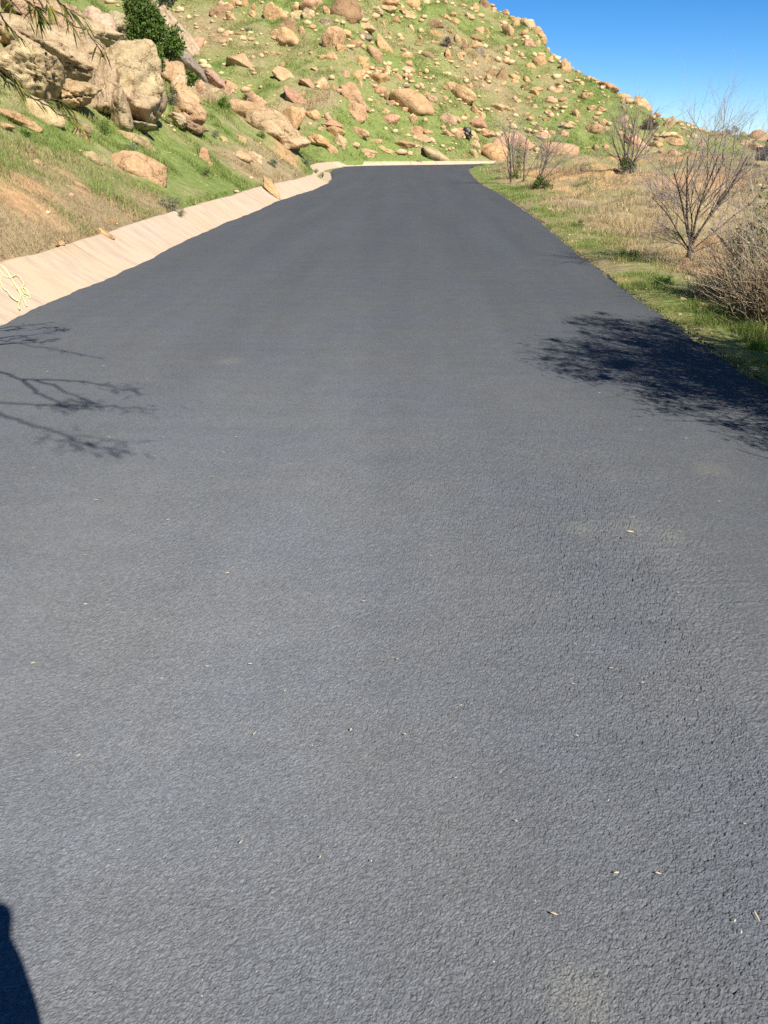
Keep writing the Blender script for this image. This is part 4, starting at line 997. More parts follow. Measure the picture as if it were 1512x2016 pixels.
def sz(px, py, w, h, t=None):
    p, tt = hit(px, py)
    ux, uz = unit(px, py, t or tt)
    return p, w * ux, h * uz

# bare tree on the right verge
p, ww, hh = sz(1352, 527, 200, 330)
stems = [(-0.75, 0.1, 0.85, 1.5, 0.026), (-0.5, -0.2, 1.0, 1.75, 0.030), (-0.25, 0.3, 1.2, 1.9, 0.030), (-0.08, -0.1, 1.25, 2.05, 0.032), (0.2, 0.2, 1.2, 2.1, 0.034), (0.42, -0.1, 1.1, 2.1, 0.032), (0.62, 0.3, 0.9, 2.1, 0.028), (0.8, 0.1, 0.75, 1.8, 0.022), (-1.0, 0.2, 0.35, 0.9, 0.014), (0.9, -0.3, 0.45, 1.1, 0.014), (-0.6, 0.4, 0.5, 1.0, 0.014), (0.1, 0.6, 0.9, 1.7, 0.022)]
stems = [(a, b, c, l * 0.60, r * 0.5) for a, b, c, l, r in stems]
bare_tree('bare_tree', p, stems, dict(levels=3, kids=[9, 6, 4], wob=0.085, up=0.02, spread=1.0), 'leafless many-stemmed tree with dark fanning branches on the right verge', 'tree', (0.085, 0.065, 0.055), (0.34, 0.29, 0.255), 5, fork=0.3)
# shrub with bare top and green foot
p, ww, hh = sz(1234, 342, 60, 110)
k = hh / 2.2
stems = [(dx * 1.0, dy, 1.0, k * ln, 0.03 * k) for dx, dy, ln in [(-0.6, .1, 1.7), (-0.35, -.2, 2.0), (-0.12, .2, 2.1), (0.1, -.1, 2.25), (0.3, .2, 2.2), (0.5, -.1, 2.1), (0.75, .2, 1.8)]]
t, out = bare_tree('bare_shrub', p, stems, dict(levels=3, kids=[7, 5, 3], wob=0.08, up=0.03, spread=0.9), 'tall bare shrub with a bushy dark green foot beyond the dry grass', 'shrub', (0.10, 0.07, 0.06), (0.32, 0.26, 0.23), 6)
rg = np.random.default_rng(60)
add_leaves(t, clump_pts(rg, 2600, 0.42 * k, 0.4 * k, 0.62 * k, 18), 0.06 * k, GREENS[:2] + OLIVES, rg, 0.45)
# saplings
for i, (px, py, hpx, st, lab, foot) in enumerate([
        (1006, 361, 92, [(-0.12, 0.1, 1.0, 1.0, .030), (-0.30, 0.0, 1.0, 0.85, .018)], 'slim bare sapling, leftmost of the group beside the road bend', 0),
        (1013, 352, 80, [(0.02, 0.1, 1.0, 0.95, .022), (0.12, 0.1, 1.0, 0.8, .014), (-0.1, .2, 1, .7, .012)], 'slim bare sapling with ivy-green leaves round its stem', 1),
        (1030, 358, 88, [(0.16, 0.0, 1.0, 1.0, .026), (0.35, 0.2, 1.0, 0.75, .014)], 'slim bare sapling, right one of the upright three by road bend', 0),
        (1052, 372, 95, [(0.45, 0.0, 1.0, 1.05, .030), (0.55, 0.2, 0.9, 0.9, .02), (0.35, 0.1, 1.0, 0.8, .014), (0.7, -0.1, 0.8, 0.8, .014)], 'bare sapling leaning right above a small green clump', 2)]):
    p, ww, hh = sz(px, py, 20, hpx)
    stems = [(a, b, c, hh * l, r * hh / 1.5) for a, b, c, l, r in st]
    t, out = bare_tree('bare_sapling', p, stems, dict(levels=3, kids=[8, 5, 3], wob=0.07, up=0.02, spread=0.85), lab, 'sapling', (0.10, 0.075, 0.06), (0.33, 0.27, 0.24), 20 + i, 'bare saplings beside the road bend')
    if foot == 1:
        q = rg.uniform(-1, 1, (500, 3)) * np.array([0.09, 0.09, 0.5]) * hh + np.array([0.09 * hh, 0, 0.38 * hh])
        add_leaves(t, np.concatenate([q, clump_pts(rg, 600, 0.2 * hh, .2 * hh, .2 * hh, 8)]), 0.07, GREENS, rg)
    if foot == 2:
        add_leaves(t, clump_pts(rg, 1300, 0.26 * hh, .24 * hh, .26 * hh, 9) + np.array([0.12 * hh, 0, 0]), 0.07, GREENS + OLIVES, rg)

# dry brush at the right edge
def dry_brush(base, rx, ry_, rz, n, label, seed, leaves=0, pal=None, col=(0.37, 0.295, 0.20)):
    rng = np.random.default_rng(seed)
    t = empty('dry_brush', base); tag(t, label, 'brush', 'dry brush along the right verge')
    polys = []
    for k in range(n):
        a = rng.uniform(0, 2 * math.pi); q = math.sqrt(rng.random())
        b0 = np.array([math.cos(a) * rx * q * 0.75, math.sin(a) * ry_ * q * 0.75, -0.05 + max(0, rng.normal() * 0.25) * rz])
        d = np.array([math.cos(a) * 0.5 * q, math.sin(a) * 0.5 * q, 1.1]) + rng.normal(size=3) * 0.36
        d /= np.linalg.norm(d); ln = rz * rng.uniform(0.35, 0.95)
        pts = [b0]
        for j in range(4):
            d = d + rng.normal(size=3) * 0.22; d /= np.linalg.norm(d); pts.append(pts[-1] + d * ln / 4)
        r0 = rng.uniform(0.0014, 0.0042)
        polys.append((np.array(pts), np.linspace(r0, r0 * 0.4, 5)))
    add('twigs', twig_mesh('twigs', polys, 3, col, rng, 0.45), M_TWIG, t)
    big = []
    for k in range(5):
        a = rng.uniform(0, 2 * math.pi)
        pts = [np.array([0, 0, -0.05])]; d = np.array([math.cos(a) * 0.6, math.sin(a) * 0.6, 1.0])
        for j in range(6): d = d + rng.normal(size=3) * 0.25; d /= np.linalg.norm(d); pts.append(pts[-1] + d * rz * 0.13)
        big.append((np.array(pts), np.linspace(0.018, 0.006, 7)))
    add('stems', twig_mesh('stems', big, 5, (0.09, 0.065, 0.05), rng), M_TWIG, t)
    if leaves:
        add_leaves(t, clump_pts(rng, leaves, rx * 1.1, ry_ * 1.1, rz * 0.9, 26), 0.05, [tuple(1.4 * q for q in cq) for cq in pal], rng, 0.4)
    return t
def bp(x, y): return (x, y, zat(x, y) - 0.02)
dry_brush(bp(3.45, 7.55), 0.38, 0.5, 0.75, 1100, 'low tangle of dry tan brush at right edge beside verge', 31, 1500, [(0.30, 0.22, 0.13), (0.38, 0.28, 0.17), (0.22, 0.16, 0.10)])
dry_brush(bp(3.72, 8.5), 0.5, 0.55, 1.4, 900, 'taller grey dry brush with yellow-green sprigs at right edge', 32, 4200, [(0.16, 0.18, 0.06), (0.22, 0.22, 0.09), (0.27, 0.24, 0.18), (0.12, 0.14, 0.05)], (0.34, 0.29, 0.23))
dry_brush(bp(3.45, 8.9), 0.5, 0.5, 0.5, 600, 'low dry brush between the bare tree and right edge', 33)
dry_brush(bp(3.88, 7.3), 0.5, 0.5, 1.35, 700, 'shaded dry brush just inside the right edge', 34, 3600, OLIVES + [(0.20, 0.20, 0.09), (0.24, 0.20, 0.12)])
# large shrub standing just outside the picture, whose shade falls on the road
SH = (3.56, 4.36)
stems = []
srng = np.random.default_rng(8)
for k in range(46):
    a = srng.uniform(0, 2 * math.pi); q = srng.uniform(0.1, 0.75)
    stems.append((math.cos(a) * q * 0.75, math.sin(a) * q * 0.9, 1.0, srng.uniform(1.6, 2.6), srng.uniform(0.010, 0.024)))
def in_crown(p):
    q = np.array([p[0] / 1.3, p[1] / 1.75, (p[2] - 1.5) / 1.6]); m = np.linalg.norm(q)
    return m < 0.95 + 0.28 * float(fbm((q / (m + 1e-6) * 2.6)[None], 63, 2)[0])
t, out = bare_tree('large_shrub', bp(*SH), stems, dict(levels=3, kids=[8, 5, 3], wob=0.10, up=0.02, spread=0.9), 'large twiggy shrub off the right edge shading the asphalt', 'shrub', (0.09, 0.07, 0.055), (0.2, 0.16, 0.13), 40, None, in_crown)
ends = np.array([q[0][srng.integers(1, len(q[0]))] for q in out[2] for _ in range(4)])
cl_ = ends[srng.integers(0, len(ends), 280)]; rr_ = srng.uniform(0.03, 0.10, 280); ki = srng.integers(0, 280, 27000)
pp = np.concatenate([cl_[ki] + srng.normal(size=(27000, 3)) * rr_[ki][:, None] * 0.6, ends[srng.integers(0, len(ends), 18000)] + srng.normal(size=(18000, 3)) * 0.015])
add_leaves(t, pp, 0.036, OLIVES + GREENS[:2], srng, 0.35)

stems = []  # second shrub, out of view, added to carry the road shade nearer
for k in range(26):
    a = srng.uniform(0, 2 * math.pi); q = srng.uniform(0.1, 0.75)
    stems.append((math.cos(a) * q * 0.75, math.sin(a) * q * 0.9, 1.0, srng.uniform(1.1, 1.9), srng.uniform(0.008, 0.018)))
t, out = bare_tree('large_shrub', bp(3.62, 2.75), stems, dict(levels=3, kids=[7, 5, 3], wob=0.10, up=0.02, spread=0.9), 'smaller unseen shrub added off the right edge to extend the shade', 'shrub', (0.09, 0.07, 0.055), (0.2, 0.16, 0.13), 44, None, lambda p: (p[0] / 0.95) ** 2 + (p[1] / 0.8) ** 2 + ((p[2] - 1.1) / 1.25) ** 2 < 1)
ends = np.array([q[0][srng.integers(1, len(q[0]))] for q in out[2] for _ in range(4)])
cl_ = ends[srng.integers(0, len(ends), 80)]; ki = srng.integers(0, 80, 8000)
add_leaves(t, np.concatenate([cl_[ki] + srng.normal(size=(8000, 3)) * 0.05, ends[srng.integers(0, len(ends), 3000)]]), 0.036, OLIVES + GREENS[:2], srng, 0.35)

# green bush on top of the outcrop
def bush_at(px, py, w, h, n, size, pal, label, seed, dist=None, clumps=22, name='bush', aspect=0.5, cat='bush', group=None):
    p, t = hit(px, py)
    if dist:
        r = ray(px, py); t = dist; p = Vector((r.x * t, r.y * t, CAM_H + r.z * t))
    ux, uz = unit(px, py, t)
    rx = w * ux / 2 * 0.85; rz = h * uz * 0.75
    return leafy_bush(name, p, rx, rx * 0.8, rz, n, size, pal, label, seed, cat, clumps, aspect, group=group)
bush_at(276, 34, 70, 120, 2200, 0.10, GREENS[1:] + OLIVES[1:2], 'loose yellow-green bush top reaching above the outcrop at picture top', 57, 29.4, 18)
bush_at(296, 80, 92, 150, 5200, 0.10, GREENS, 'dense green bush growing from top of the sandstone outcrop', 50, 29.0, 26)
bush_at(338, 106, 80, 66, 2600, 0.10, GREENS, 'green bush spilling over right shoulder of the outcrop', 51, 28.6, 18)
bush_at(305, 136, 62, 66, 1900, 0.10, GREENS, 'dark green bush in the cleft below the outcrop bush', 52, 28.0, 14)
bush_at(330, 8, 60, 50, 1500, 0.10, GREYS, 'greyish bush above the long smooth slab', 53, 34.0, 12)
bush_at(380, 165, 34, 32, 700, 0.09, GREENS, 'small green bush under the grey slab', 54, 31.0, 8)
bush_at(332, 200, 50, 46, 900, 0.06, GREYS, 'dry greyish weeds between main face and tilted boulder', 55, 26.5, 10)
for i, (px, py, w, h, n, s, pal, lab) in enumerate([
        (247, 297, 48, 24, 900, 0.05, GREYS, 'low grey-green weed in front of the flat cream boulder'),
        (205, 262, 40, 46, 900, 0.05, GREENS, 'leafy green weed clump on bank below the outcrop'),
        (330, 412, 56, 40, 1500, 0.035, GREYS, 'grey-green weed clump hanging over the gutter edge'),
        (355, 425, 50, 22, 500, 0.03, GREYS, 'thin wiry weed drooping onto the gutter slabs'),
        (403, 347, 36, 26, 800, 0.045, GREENS, 'green weed tuft below the small upright pinkish stone'),
        (440, 218, 46, 40, 1400, 0.08, [(0.07, 0.15, 0.02), (0.10, 0.19, 0.03)], 'bright green grass mound beside the near spur rocks'),
        (515, 272, 28, 20, 500, 0.07, GREENS, 'green weed tuft under the near spur rock'),
        (540, 330, 40, 24, 600, 0.07, GREYS, 'grey-green weed tuft above the far gutter slabs'),
        (45, 270, 36, 18, 500, 0.05, GREENS, 'green weed tuft in front of the orange ledge'),
        (420, 268, 34, 18, 600, 0.06, GREYS, 'dark weed patch right of the black cavity'),
        (600, 322, 30, 16, 400, 0.07, GREYS, 'dry weed tuft at end of the near bank'),
        (878, 92, 28, 40, 1000, 0.16, [(0.22, 0.17, 0.15), (0.18, 0.15, 0.13)], 'leafless greyish bush on slope left of the crag'),
        (1279, 256, 38, 34, 1500, 0.18, [(0.045, 0.06, 0.025), (0.07, 0.085, 0.035)], 'round dark green bush on right-hand slope'),
        (820, 322, 24, 8, 500, 0.08, [(0.2, 0.15, 0.11), (0.16, 0.13, 0.09)], 'brown tumbleweed lying on the far gutter'),
        (487, 60, 22, 10, 300, 0.12, GREYS, 'small dark weed on the upper left slope'),
        (1440, 250, 34, 24, 700, 0.14, [(0.22, 0.16, 0.14), (0.26, 0.2, 0.17)], 'greyish brown bush on skyline behind the bare tree'),
        (1137, 448, 34, 22, 900, 0.04, [(0.08, 0.16, 0.03), (0.11, 0.20, 0.04)], 'bright green weed clump on verge by the white stone'),
        (1237, 510, 44, 30, 1100, 0.035, [(0.09, 0.17, 0.05), (0.13, 0.21, 0.06)], 'bright green weed clump on verge left of bare tree'),
        (1305, 560, 48, 28, 1200, 0.03, [(0.09, 0.16, 0.04), (0.13, 0.19, 0.06)], 'green weed clump on verge below the bare tree'),
        (1418, 625, 50, 26, 1200, 0.028, [(0.08, 0.17, 0.03), (0.12, 0.21, 0.04)], 'lush green weed clump in front of the dry brush'),
        (1490, 690, 50, 24, 900, 0.025, [(0.08, 0.18, 0.02), (0.12, 0.22, 0.04)], 'lush green weed clump at right edge near the shadow'),
        (620, 340, 26, 10, 400, 0.06, [(0.09, 0.16, 0.03), (0.16, 0.19, 0.06)], 'green weeds filling the notch in the gutter'),
        (985, 340, 40, 10, 500, 0.06, [(0.09, 0.16, 0.03), (0.14, 0.19, 0.05)], 'green weeds on verge at the road bend')]):
    bush_at(px, py, w, h, n, s, pal, lab, 70 + i, None, 10, 'weed_clump' if w < 60 and 'bush' not in lab else 'bush', 0.4, 'bush' if 'bush' in lab else 'weed', 'weeds and bushes on the slopes')

# ------------------------------------------------------------------ tree outside the left edge: hanging sprays and the shade of its boughs
def at_dist(px, py, t):
    r = ray(px, py); return np.array([r.x * t, r.y * t, CAM_H + r.z * t])
cot = 1 / math.tan(SUN_EL)
def lifted(px, py, z):
    p, _ = hit(px, py); return np.array([p.x - SHADOW.x * z * cot, p.y - SHADOW.y * z * cot, z])
LT = (-6.9, 2.6)
ltree = empty('overhanging_tree', bp(*LT)); tag(ltree, 'tree off the left edge with drooping narrow-leaved sprays hanging into view', 'tree')
lo = np.array(ltree.location)
trunk = [(np.array([[0, 0, -0.1], [0.1, 0, 0.8], [0.3, 0.1, 1.7], [0.75, 0.1, 2.5]]), np.array([0.17, 0.14, 0.12, 0.09]))]
add('trunk', twig_mesh('trunk', trunk, 9, (0.14, 0.10, 0.075), srng), M_TWIG, ltree)
boughs = []; leafp = []; leafd = []
fork = np.array([0.75, 0.1, 2.5])
def bough(pts, r0, r1):
    pts = np.array(pts) - lo
    n = 5
    q = [pts[0]]
    for a, b in zip(pts[:-1], pts[1:]):
        for k in range(1, n + 1): q.append(a + (b - a) * k / n + srng.normal(size=3) * 0.010 * min(1.0, np.linalg.norm(b - a) * 3))
    q = np.array(q); boughs.append((q, np.linspace(r0, r1, len(q)))); return q
F0 = fork + lo
# boughs overhead whose shadows cross the road at the left
S = [([(0, 733, 3.3), (45, 747, 3.2), (100, 749, 3.1), (165, 752, 3.0), (215, 762, 2.9), (272, 774, 2.8)], .018),
     ([(45, 747, 3.2), (75, 775, 3.15), (115, 792, 3.1), (128, 803, 3.05)], .013),
     ([(70, 749, 3.15), (120, 768, 3.1), (160, 785, 3.05), (200, 797, 3.0)], .011),
     ([(-60, 790, 3.4), (0, 794, 3.3), (105, 799, 3.2), (200, 800, 3.1), (315, 806, 3.0)], .014),
     ([(-40, 800, 3.6), (0, 815, 3.5), (60, 836, 3.4), (115, 851, 3.35), (150, 868, 3.3), (190, 882, 3.2), (235, 884, 3.2), (268, 898, 3.1)], .016),
     ([(-30, 665, 3.0), (40, 678, 2.9), (110, 688, 2.8), (200, 707, 2.7)], .009)]
for pts, r in S:
    P3 = [lifted(a, b, z) for a, b, z in pts]
    if pts[0][0] <= 0:
        P3 = [F0, F0 * 0.5 + P3[0] * 0.5 + np.array([0, 0, 0.25])] + P3
        q = bough(P3, 0.05, 0.005)
        rr = boughs[-1][1]; boughs[-1] = (q, np.where(np.arange(len(q)) < 10, np.linspace(0.05, r, len(q) if False else len(rr)) * 0 + np.interp(np.arange(len(q)), [0, 10, len(q) - 1], [0.05, r * 0.7, 0.004]), np.interp(np.arange(len(q)), [0, 10, len(q) - 1], [0.05, r * 0.7, 0.004])))
    else:
        q = bough(P3, r, 0.004)
    m = len(q)
    for k in range(16):
        i = int(m * (0.62 + 0.38 * srng.random())) if srng.random() < 0.7 else srng.integers(m // 2, m)
        i = min(i, m - 1)
        leafp.append(q[i] + srng.normal(size=3) * 0.02); leafd.append(srng.normal(size=3) * 0.5 + np.array([0.6, -0.2, -0.5]))
# leafy knots on the boughs
for (px, py, z, n) in [(125, 800, 3.05, 34), (240, 763, 2.85, 26), (165, 795, 3.0, 14), (160, 870, 3.3, 22), (225, 885, 3.2, 22), (290, 804, 3.0, 12), (105, 850, 3.35, 12), (125, 878, 3.2, 10)]:
    c = lifted(px, py, z) - lo
    for k in range(n): leafp.append(c + srng.normal(size=3) * np.array([0.09, 0.05, 0.05])); leafd.append(srng.normal(size=3) + np.array([0.5, 0, -0.6]))
# sprays that hang into the picture (A-zoom points / 3.024)
HANG = [([(-60, -40), (0, 85), (30, 130), (62, 172), (110, 215), (150, 250)], 5.6, 0.004, 0.5),
        ([(120, -60), (60, 0), (95, 35), (130, 80), (185, 115)], 5.2, 0.003, 0.6),
        ([(200, -60), (260, 45), (330, 62), (385, 100), (440, 150), (520, 180), (540, 225), (600, 270), (620, 295)], 5.3, 0.0035, 0.35),
        ([(300, -70), (350, 10), (400, 50), (450, 75), (500, 110)], 5.0, 0.003, 1.0),
        ([(-60, 400), (0, 440), (30, 480), (75, 498), (160, 570), (215, 595), (300, 640), (345, 680), (400, 690)], 6.0, 0.006, 0.5),
        ([(345, 680), (440, 705), (480, 745), (540, 800)], 6.0, 0.003, 1.2),
        ([(20, 410), (60, 425), (100, 470), (130, 530)], 5.9, 0.003, 1.6),
        ([(215, 595), (310, 590), (370, 605), (440, 670)], 6.0, 0.003, 1.0),
        ([(170, -60), (205, 20), (220, 60), (235, 110)], 5.1, 0.002, 1.6), ([(260, -60), (285, 10), (300, 30)], 5.1, 0.002, 1.2), ([(60, -40), (150, 5), (180, 30), (205, 45)], 5.2, 0.002, 1.2)]
for pts, t, r, dens in HANG:
    P3 = [at_dist(a / 3.024, b / 3.024, t + 0.05 * i) for i, (a, b) in enumerate(pts)]
    q = bough(P3, r * 1.6, r * 0.6)
    L = np.linalg.norm(np.diff(q, axis=0), axis=1).sum()
    for k in range(int(60 * L * dens)):
        i = srng.integers(len(q) // 5, len(q))
        leafp.append(q[i] + srng.normal(size=3) * 0.006)
        tn_ = q[min(i + 1, len(q) - 1)] - q[max(i - 1, 0)]; tn_ /= np.linalg.norm(tn_) + 1e-9
        leafd.append(tn_ * 0.6 + srng.normal(size=3) * 0.35 + np.array([0.1, 0, -0.55]))
# main limbs carrying the sprays, beyond the frame
for pts in ([F0, at_dist(-200, -250, 5.0), at_dist(-20, -40, 5.6)], [F0, at_dist(-150, -300, 4.8), at_dist(66, -60 / 3.0, 5.3), ], [F0, at_dist(-260, 60, 5.2), at_dist(-20, 132, 6.0)], [F0, at_dist(-100, -320, 4.6), at_dist(100, -24, 5.0)]):
    bough(pts, 0.045, 0.006)
Vb, Fb = tubes(boughs, 5)
add('branches', mesh_data('branches', Vb, Fb, np.tile(np.array([[0.11, 0.085, 0.06]]), (len(Vb), 1))), M_TWIG, ltree)
leafp = np.array(leafp); leafd = np.array(leafd); leafd /= np.linalg.norm(leafd, axis=1, keepdims=True)
n = len(leafp)
e = np.cross(leafd, srng.normal(size=(n, 3))); e /= np.linalg.norm(e, axis=1, keepdims=True)
Ln = srng.uniform(0.06, 0.13, n)[:, None]; wd = srng.uniform(0.0035, 0.006, n)[:, None]
sag = np.array([0, 0, -0.18])
p0 = leafp; p1 = leafp + leafd * Ln * 0.4; p2_ = leafp + leafd * Ln * 0.75 + sag * Ln * 0.3; p3 = leafp + leafd * Ln + sag * Ln
Vl = np.stack([p0, p1 + e * wd, p1 - e * wd, p2_ + e * wd * 0.8, p2_ - e * wd * 0.8, p3], 1).reshape(-1, 3)
bi = (np.arange(n) * 6)[:, None]
Fl = np.concatenate([bi + np.array([[0, 1, 2]]), bi + np.array([[1, 3, 4]]), bi + np.array([[1, 4, 2]]), bi + np.array([[3, 5, 4]])])
pal = np.array([(0.15, 0.17, 0.035), (0.22, 0.22, 0.05), (0.09, 0.12, 0.03), (0.30, 0.27, 0.06)])
cl = np.repeat(pal[srng.integers(0, 4, n)] * srng.uniform(0.7, 1.2, (n, 1)), 6, 0)
add('foliage', mesh_data('foliage', Vl, Fl, cl, smooth=False), M_LEAF, ltree)

# ------------------------------------------------------------------ charred stump on the hillside
p, ww, hh = sz(919, 272, 20, 24)
rg = np.random.default_rng(91)
stump = empty('charred_stump', p); tag(stump, 'small charred black and grey stump wedged among lower slope boulders', 'stump')
me = rock_shape(2001, 4, 0.3, 0.22, 0.12, 3, 2)
body = add('body', me, attr_mat('char', 0.3, 9.0), stump)
me.color_attributes.new('col', 'FLOAT_COLOR', 'POINT')
vv = np.array([v.co[:] for v in me.vertices]); nz = fbm(vv * 3.2, 5, 3)
cc = np.ones((len(vv), 4), dtype=np.float32); cc[:, :3] = np.where((nz > 0.12)[:, None], np.array([0.34, 0.30, 0.26]), np.array([0.02, 0.018, 0.016]))
me.color_attributes['col'].data.foreach_set('color', cc.ravel())
body.scale = (ww / 2, ww / 2.4, hh / 2); body.location = (0, -0.2, hh * 0.42)
rp = []
for k in range(9):
    a = rg.uniform(0, 2 * math.pi)
    rp.append((np.array([[0, -0.2, hh * .4], [math.cos(a) * ww * .45, -0.35, hh * (.4 + .45 * math.sin(a))], [math.cos(a + .3) * ww * .62, -0.4, hh * (.4 + .62 * math.sin(a + .3))]]), np.array([0.10, 0.06, 0.02])))
add('roots', twig_mesh('roots', rp, 5, (0.10, 0.09, 0.08), rg, 0.6), M_TWIG, stump)

# ------------------------------------------------------------------ dark bin-like box at the far right edge
r = ray(1506, 303); tq = 46.0
bx, by = r.x * tq, r.y * tq
bz = CAM_H + r.z * tq
box = empty('utility_box', (bx, by, bz)); tag(box, 'dark low metal box standing at right edge below skyline rocks', 'box')
M_BLACK = plain('dark_metal', (0.02, 0.02, 0.022), 0.6, 0.3, 6.0, 0.3)
ux, uz = unit(1506, 300, tq)
def boxpart(name, x0, x1, y0, y1, z0, z1, bev=0.02):
    bm = bmesh.new(); bmesh.ops.create_cube(bm, size=1)
    for v in bm.verts: v.co = Vector(((x0 + x1) / 2 + v.co.x * (x1 - x0), (y0 + y1) / 2 + v.co.y * (y1 - y0), (z0 + z1) / 2 + v.co.z * (z1 - z0)))
    bmesh.ops.bevel(bm, geom=bm.edges[:], offset=bev, segments=2, affect='EDGES')
    me = bpy.data.meshes.new(name); bm.to_mesh(me); bm.free(); return add(name, me, M_BLACK, box)
boxpart('body', -11 * ux, 30 * ux, -0.4, 0.4, -0.3, 11 * uz)
boxpart('lid', -12 * ux, 1.5 * ux, -0.44, 0.44, 11 * uz + 0.002, 12.2 * uz)
boxpart('cabinet', 3.5 * ux, 30 * ux, -0.42, 0.42, 11 * uz + 0.003, 26 * uz)

# ------------------------------------------------------------------ rope on the gutter
def rp_(lst): return [(a / 10.08, 500 + b / 10.08) for a, b in lst]
ROPE = [rp_([(-80, 300), (0, 250), (60, 270), (130, 330), (190, 430), (215, 500), (180, 495), (100, 470), (30, 400), (0, 340), (-40, 280)]),
        rp_([(150, 400), (230, 520), (300, 640), (370, 740), (410, 840), (400, 950), (375, 1040), (380, 1100), (402, 1135)]),
        rp_([(400, 740), (430, 820), (460, 900), (500, 990), (540, 1070)]),
        rp_([(60, 290), (180, 430), (240, 490), (300, 450), (380, 480), (440, 560), (480, 640), (440, 700), (480, 705), (520, 740), (560, 820), (600, 860), (600, 905), (540, 890), (470, 840), (420, 790), (330, 660), (260, 560), (190, 470)]),
        rp_([(440, 700), (450, 740), (500, 810), (560, 830), (580, 800), (530, 740), (480, 715)]),
        rp_([(-60, 420), (0, 500), (20, 600), (90, 720), (150, 770), (230, 880), (330, 950), (370, 965)])]
polys = []
for run in ROPE:
    P = np.array([list(hit(max(a, -12), b)[0]) for a, b in run])
    tt = np.linspace(0, len(P) - 1, len(P) * 6)
    # Catmull-Rom through the points
    Q = []
    for q in tt:
        i = min(int(q), len(P) - 2); f = q - i
        p0, p1, p2q, p3q = P[max(i - 1, 0)], P[i], P[i + 1], P[min(i + 2, len(P) - 1)]
        Q.append(0.5 * ((2 * p1) + (-p0 + p2q) * f + (2 * p0 - 5 * p1 + 4 * p2q - p3q) * f * f + (-p0 + 3 * p1 - 3 * p2q + p3q) * f ** 3))
    Q = np.array(Q)
    Q[:, 2] = surf(Q[:, 0], Q[:, 1]) + 0.012 + 0.003 * np.sin(np.arange(len(Q)))
    polys.append((Q, np.full(len(Q), 0.0078)))
V, Fq = tubes(polys, 7)
rope = add('rope', mesh_data('rope', V, Fq), plain('rope_fibre', (0.56, 0.56, 0.31), 0.9, 0.2, 120.0))
tag(rope, 'pale yellow-green rope lying in loose loops on the gutter', 'rope')

# ------------------------------------------------------------------ dry husks on the asphalt
hv = []; nL = 7
for i in range(nL):
    t = i / (nL - 1); wv = math.sin(math.pi * (0.08 + 0.84 * t)) * 0.16
    hv += [(t - 0.5, -wv, 0.02 + 0.06 * math.sin(t * 3.1)), (t - 0.5, 0, 0.10 + 0.06 * math.sin(t * 3.1)), (t - 0.5, wv, 0.02 + 0.06 * math.sin(t * 3.1))]
hf = []
for i in range(nL - 1):
    for j in (0, 1): a = i * 3 + j; hf.append((a, a + 1, a + 4, a + 3))
M_HUSK = plain('straw_husk', (0.58, 0.47, 0.28), 0.8, 0.25, 60.0)
husk = mesh_data('husk', hv, hf); husk.materials.append(M_HUSK)
POS = [(235, 1683, 10, 10), (475, 1668, 10, 60), (631, 1692, 9, 70), (731, 1706, 7, 90), (691, 1822, 7, 85), (507, 1926, 5, 40), (1212, 1728, 12, 10), (1293, 1731, 12, 165), (1090, 1804, 16, 160), (1053, 1781, 6, 130), (1445, 1819, 9, 50), (1457, 1843, 9, 70), (1487, 1815, 26, 95), (1463, 1633, 6, 0), (1015, 1629, 9, 140), (157, 1497, 8, 40), (897, 1540, 7, 10), (1197, 1583, 6, 60), (1135, 1457, 7, 130), (501, 1447, 9, 65), (691, 1440, 8, 75), (797, 1452, 8, 140), (907, 1395, 6, 5), (783, 1300, 6, 60), (561, 1362, 5, 70), (493, 1313, 8, 5), (408, 1317, 7, 5), (319, 1339, 7, 60), (66, 1309, 7, 30), (208, 1267, 7, 20), (169, 1195, 7, 5), (168, 1098, 6, 10), (448, 1133, 8, 30), (505, 1236, 5, 0), (667, 1239, 4, 120), (716, 1190, 7, 0), (848, 1095, 5, 80), (1132, 1273, 5, 10), (1202, 1321, 8, 0), (1128, 1348, 6, 140), (1265, 1347, 6, 10), (1370, 1385, 5, 0), (330, 1027, 6, 20), (190, 987, 6, 10), (66, 925, 5, 0), (204, 722, 5, 0), (290, 747, 4, 0), (440, 893, 5, 0), (465, 862, 4, 0), (687, 945, 5, 90), (570, 915, 5, 10), (1240, 1050, 13, 160), (1338, 1050, 5, 150), (305, 899, 4, 0), (215, 862, 5, 160), (1415, 989, 5, 0), (1180, 775, 4, 0), (1260, 847, 4, 0), (1182, 826, 4, 0), (1350, 864, 4, 0), (93, 733, 4, 40), (1334, 1172, 5, 0), (322, 862, 5, 150), (420, 940, 5, 150), (640, 1190, 4, 20), (985, 1530, 5, 30)]
HUSKS = []
for k, (px, py, ln, a) in enumerate(POS):
    p, t = hit(px, py)
    L = ln * unit(px, py, t)[0] * (0.85 if py > 1500 else 1.0)
    o = bpy.data.objects.new('dry_husk', husk); COL.objects.link(o)
    o.location = (p.x, p.y, 0.004); o.scale = (L, L * (0.35 if ln > 20 else 1.0), L * (0.3 if ln > 20 else 0.8))
    o.rotation_euler = (rrng.uniform(-.2, .2), 0, math.radians(a))
    HUSKS.append((py, px, o))
HUSKS.sort(key=lambda q: -q[0])
ORDW = ['leftmost', 'second from left', 'third from left', 'fourth from left', 'fifth from left', 'sixth from left', 'rightmost']
BAND = ['nearest the camera', 'in the near foreground', 'in the foreground', 'in the upper foreground', 'in the lower middle', 'in the middle of the road', 'in the upper middle', 'in the farther middle', 'on the far asphalt', 'farthest up the road']
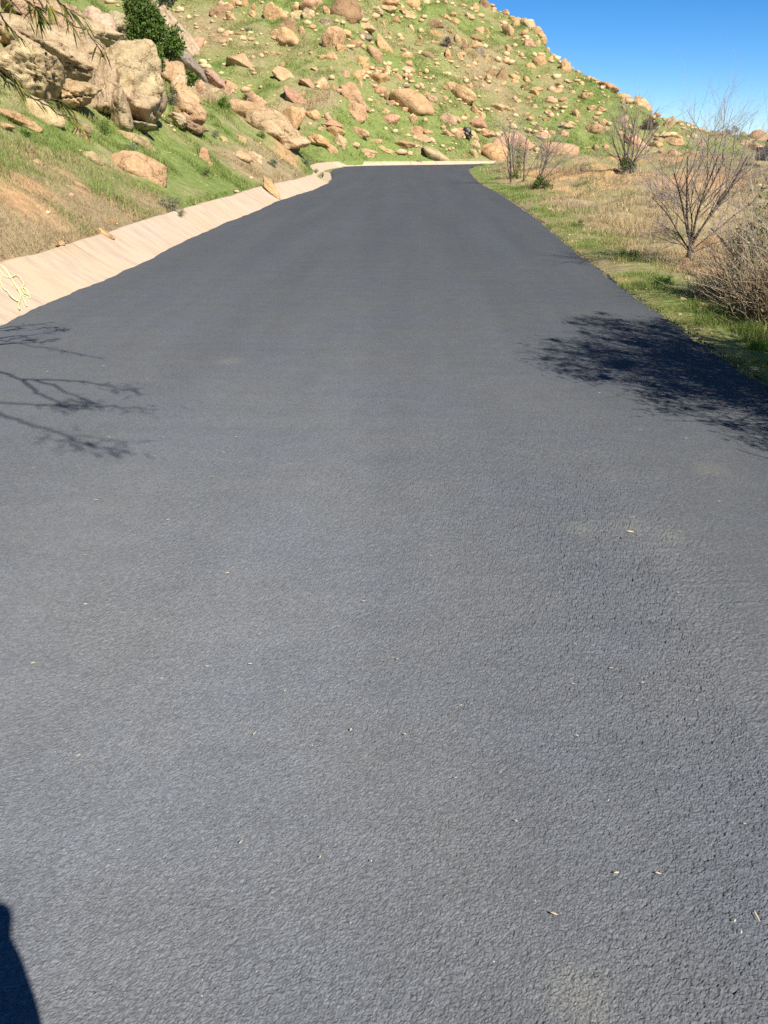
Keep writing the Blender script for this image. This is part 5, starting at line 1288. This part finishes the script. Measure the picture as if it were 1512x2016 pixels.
for b_ in range(0, len(HUSKS), 7):
    row = sorted(HUSKS[b_:b_ + 7], key=lambda q: q[1])
    for k, (_, _, o) in enumerate(row):
        w_ = ORDW[k] if k < len(row) - 1 else 'rightmost'
        tag(o, f'pale dry husk, {w_} of {len(row)} {BAND[b_ // 7]}', 'husk', 'dry husks scattered on the asphalt')

# ------------------------------------------------------------------ the photographer, seen only by shadow at lower left
pm = bpy.data.meshes.new('person')
J = {'pel': (-0.27, 0.0, 0.95, .18), 'sp': (-0.27, 0.0, 1.15, .175), 'ch': (-0.28, -0.04, 1.34, .18), 'nk': (-0.28, -0.03, 1.52, .06), 'hd': (-0.28, -0.01, 1.66, .095), 'ht': (-0.28, -0.01, 1.76, .075),
     'ls': (-0.47, -0.05, 1.43, .065), 'le': (-0.52, 0.02, 1.20, .05), 'lh': (-0.14, -0.02, 1.40, .035), 'rs': (-0.14, -0.05, 1.43, .07), 're': (-0.11, -0.07, 1.18, .06), 'rh': (-0.02, -0.06, 1.40, .035),
     'lk': (-0.38, 0.0, 0.50, .08), 'la': (-0.39, -0.04, 0.09, .05), 'lt': (-0.39, 0.12, 0.04, .04), 'rk': (-0.18, 0.0, 0.50, .08), 'ra': (-0.17, -0.04, 0.09, .05), 'rt': (-0.17, 0.12, 0.04, .04)}
ks = list(J); ed = [('pel', 'sp'), ('sp', 'ch'), ('ch', 'nk'), ('nk', 'hd'), ('hd', 'ht'), ('ch', 'ls'), ('ls', 'le'), ('le', 'lh'), ('ch', 'rs'), ('rs', 're'), ('re', 'rh'), ('pel', 'lk'), ('lk', 'la'), ('la', 'lt'), ('pel', 'rk'), ('rk', 'ra'), ('ra', 'rt')]
pm.from_pydata([(J[k][0] - 0.025, J[k][1] + 0.045, J[k][2]) for k in ks], [(ks.index(a), ks.index(b)) for a, b in ed], [])
person = add('person', pm, plain('dark_clothes', (0.05, 0.055, 0.07), 0.9))
sk = person.modifiers.new('skin', 'SKIN')
for i, k in enumerate(ks):
    sv = pm.skin_vertices[0].data[i]; sv.radius = (J[k][3], J[k][3]); sv.use_root = (k == 'pel')
ss_ = person.modifiers.new('sub', 'SUBSURF'); ss_.levels = 2; ss_.render_levels = 2
tag(person, 'standing photographer known only by the shadow at lower left', 'person')
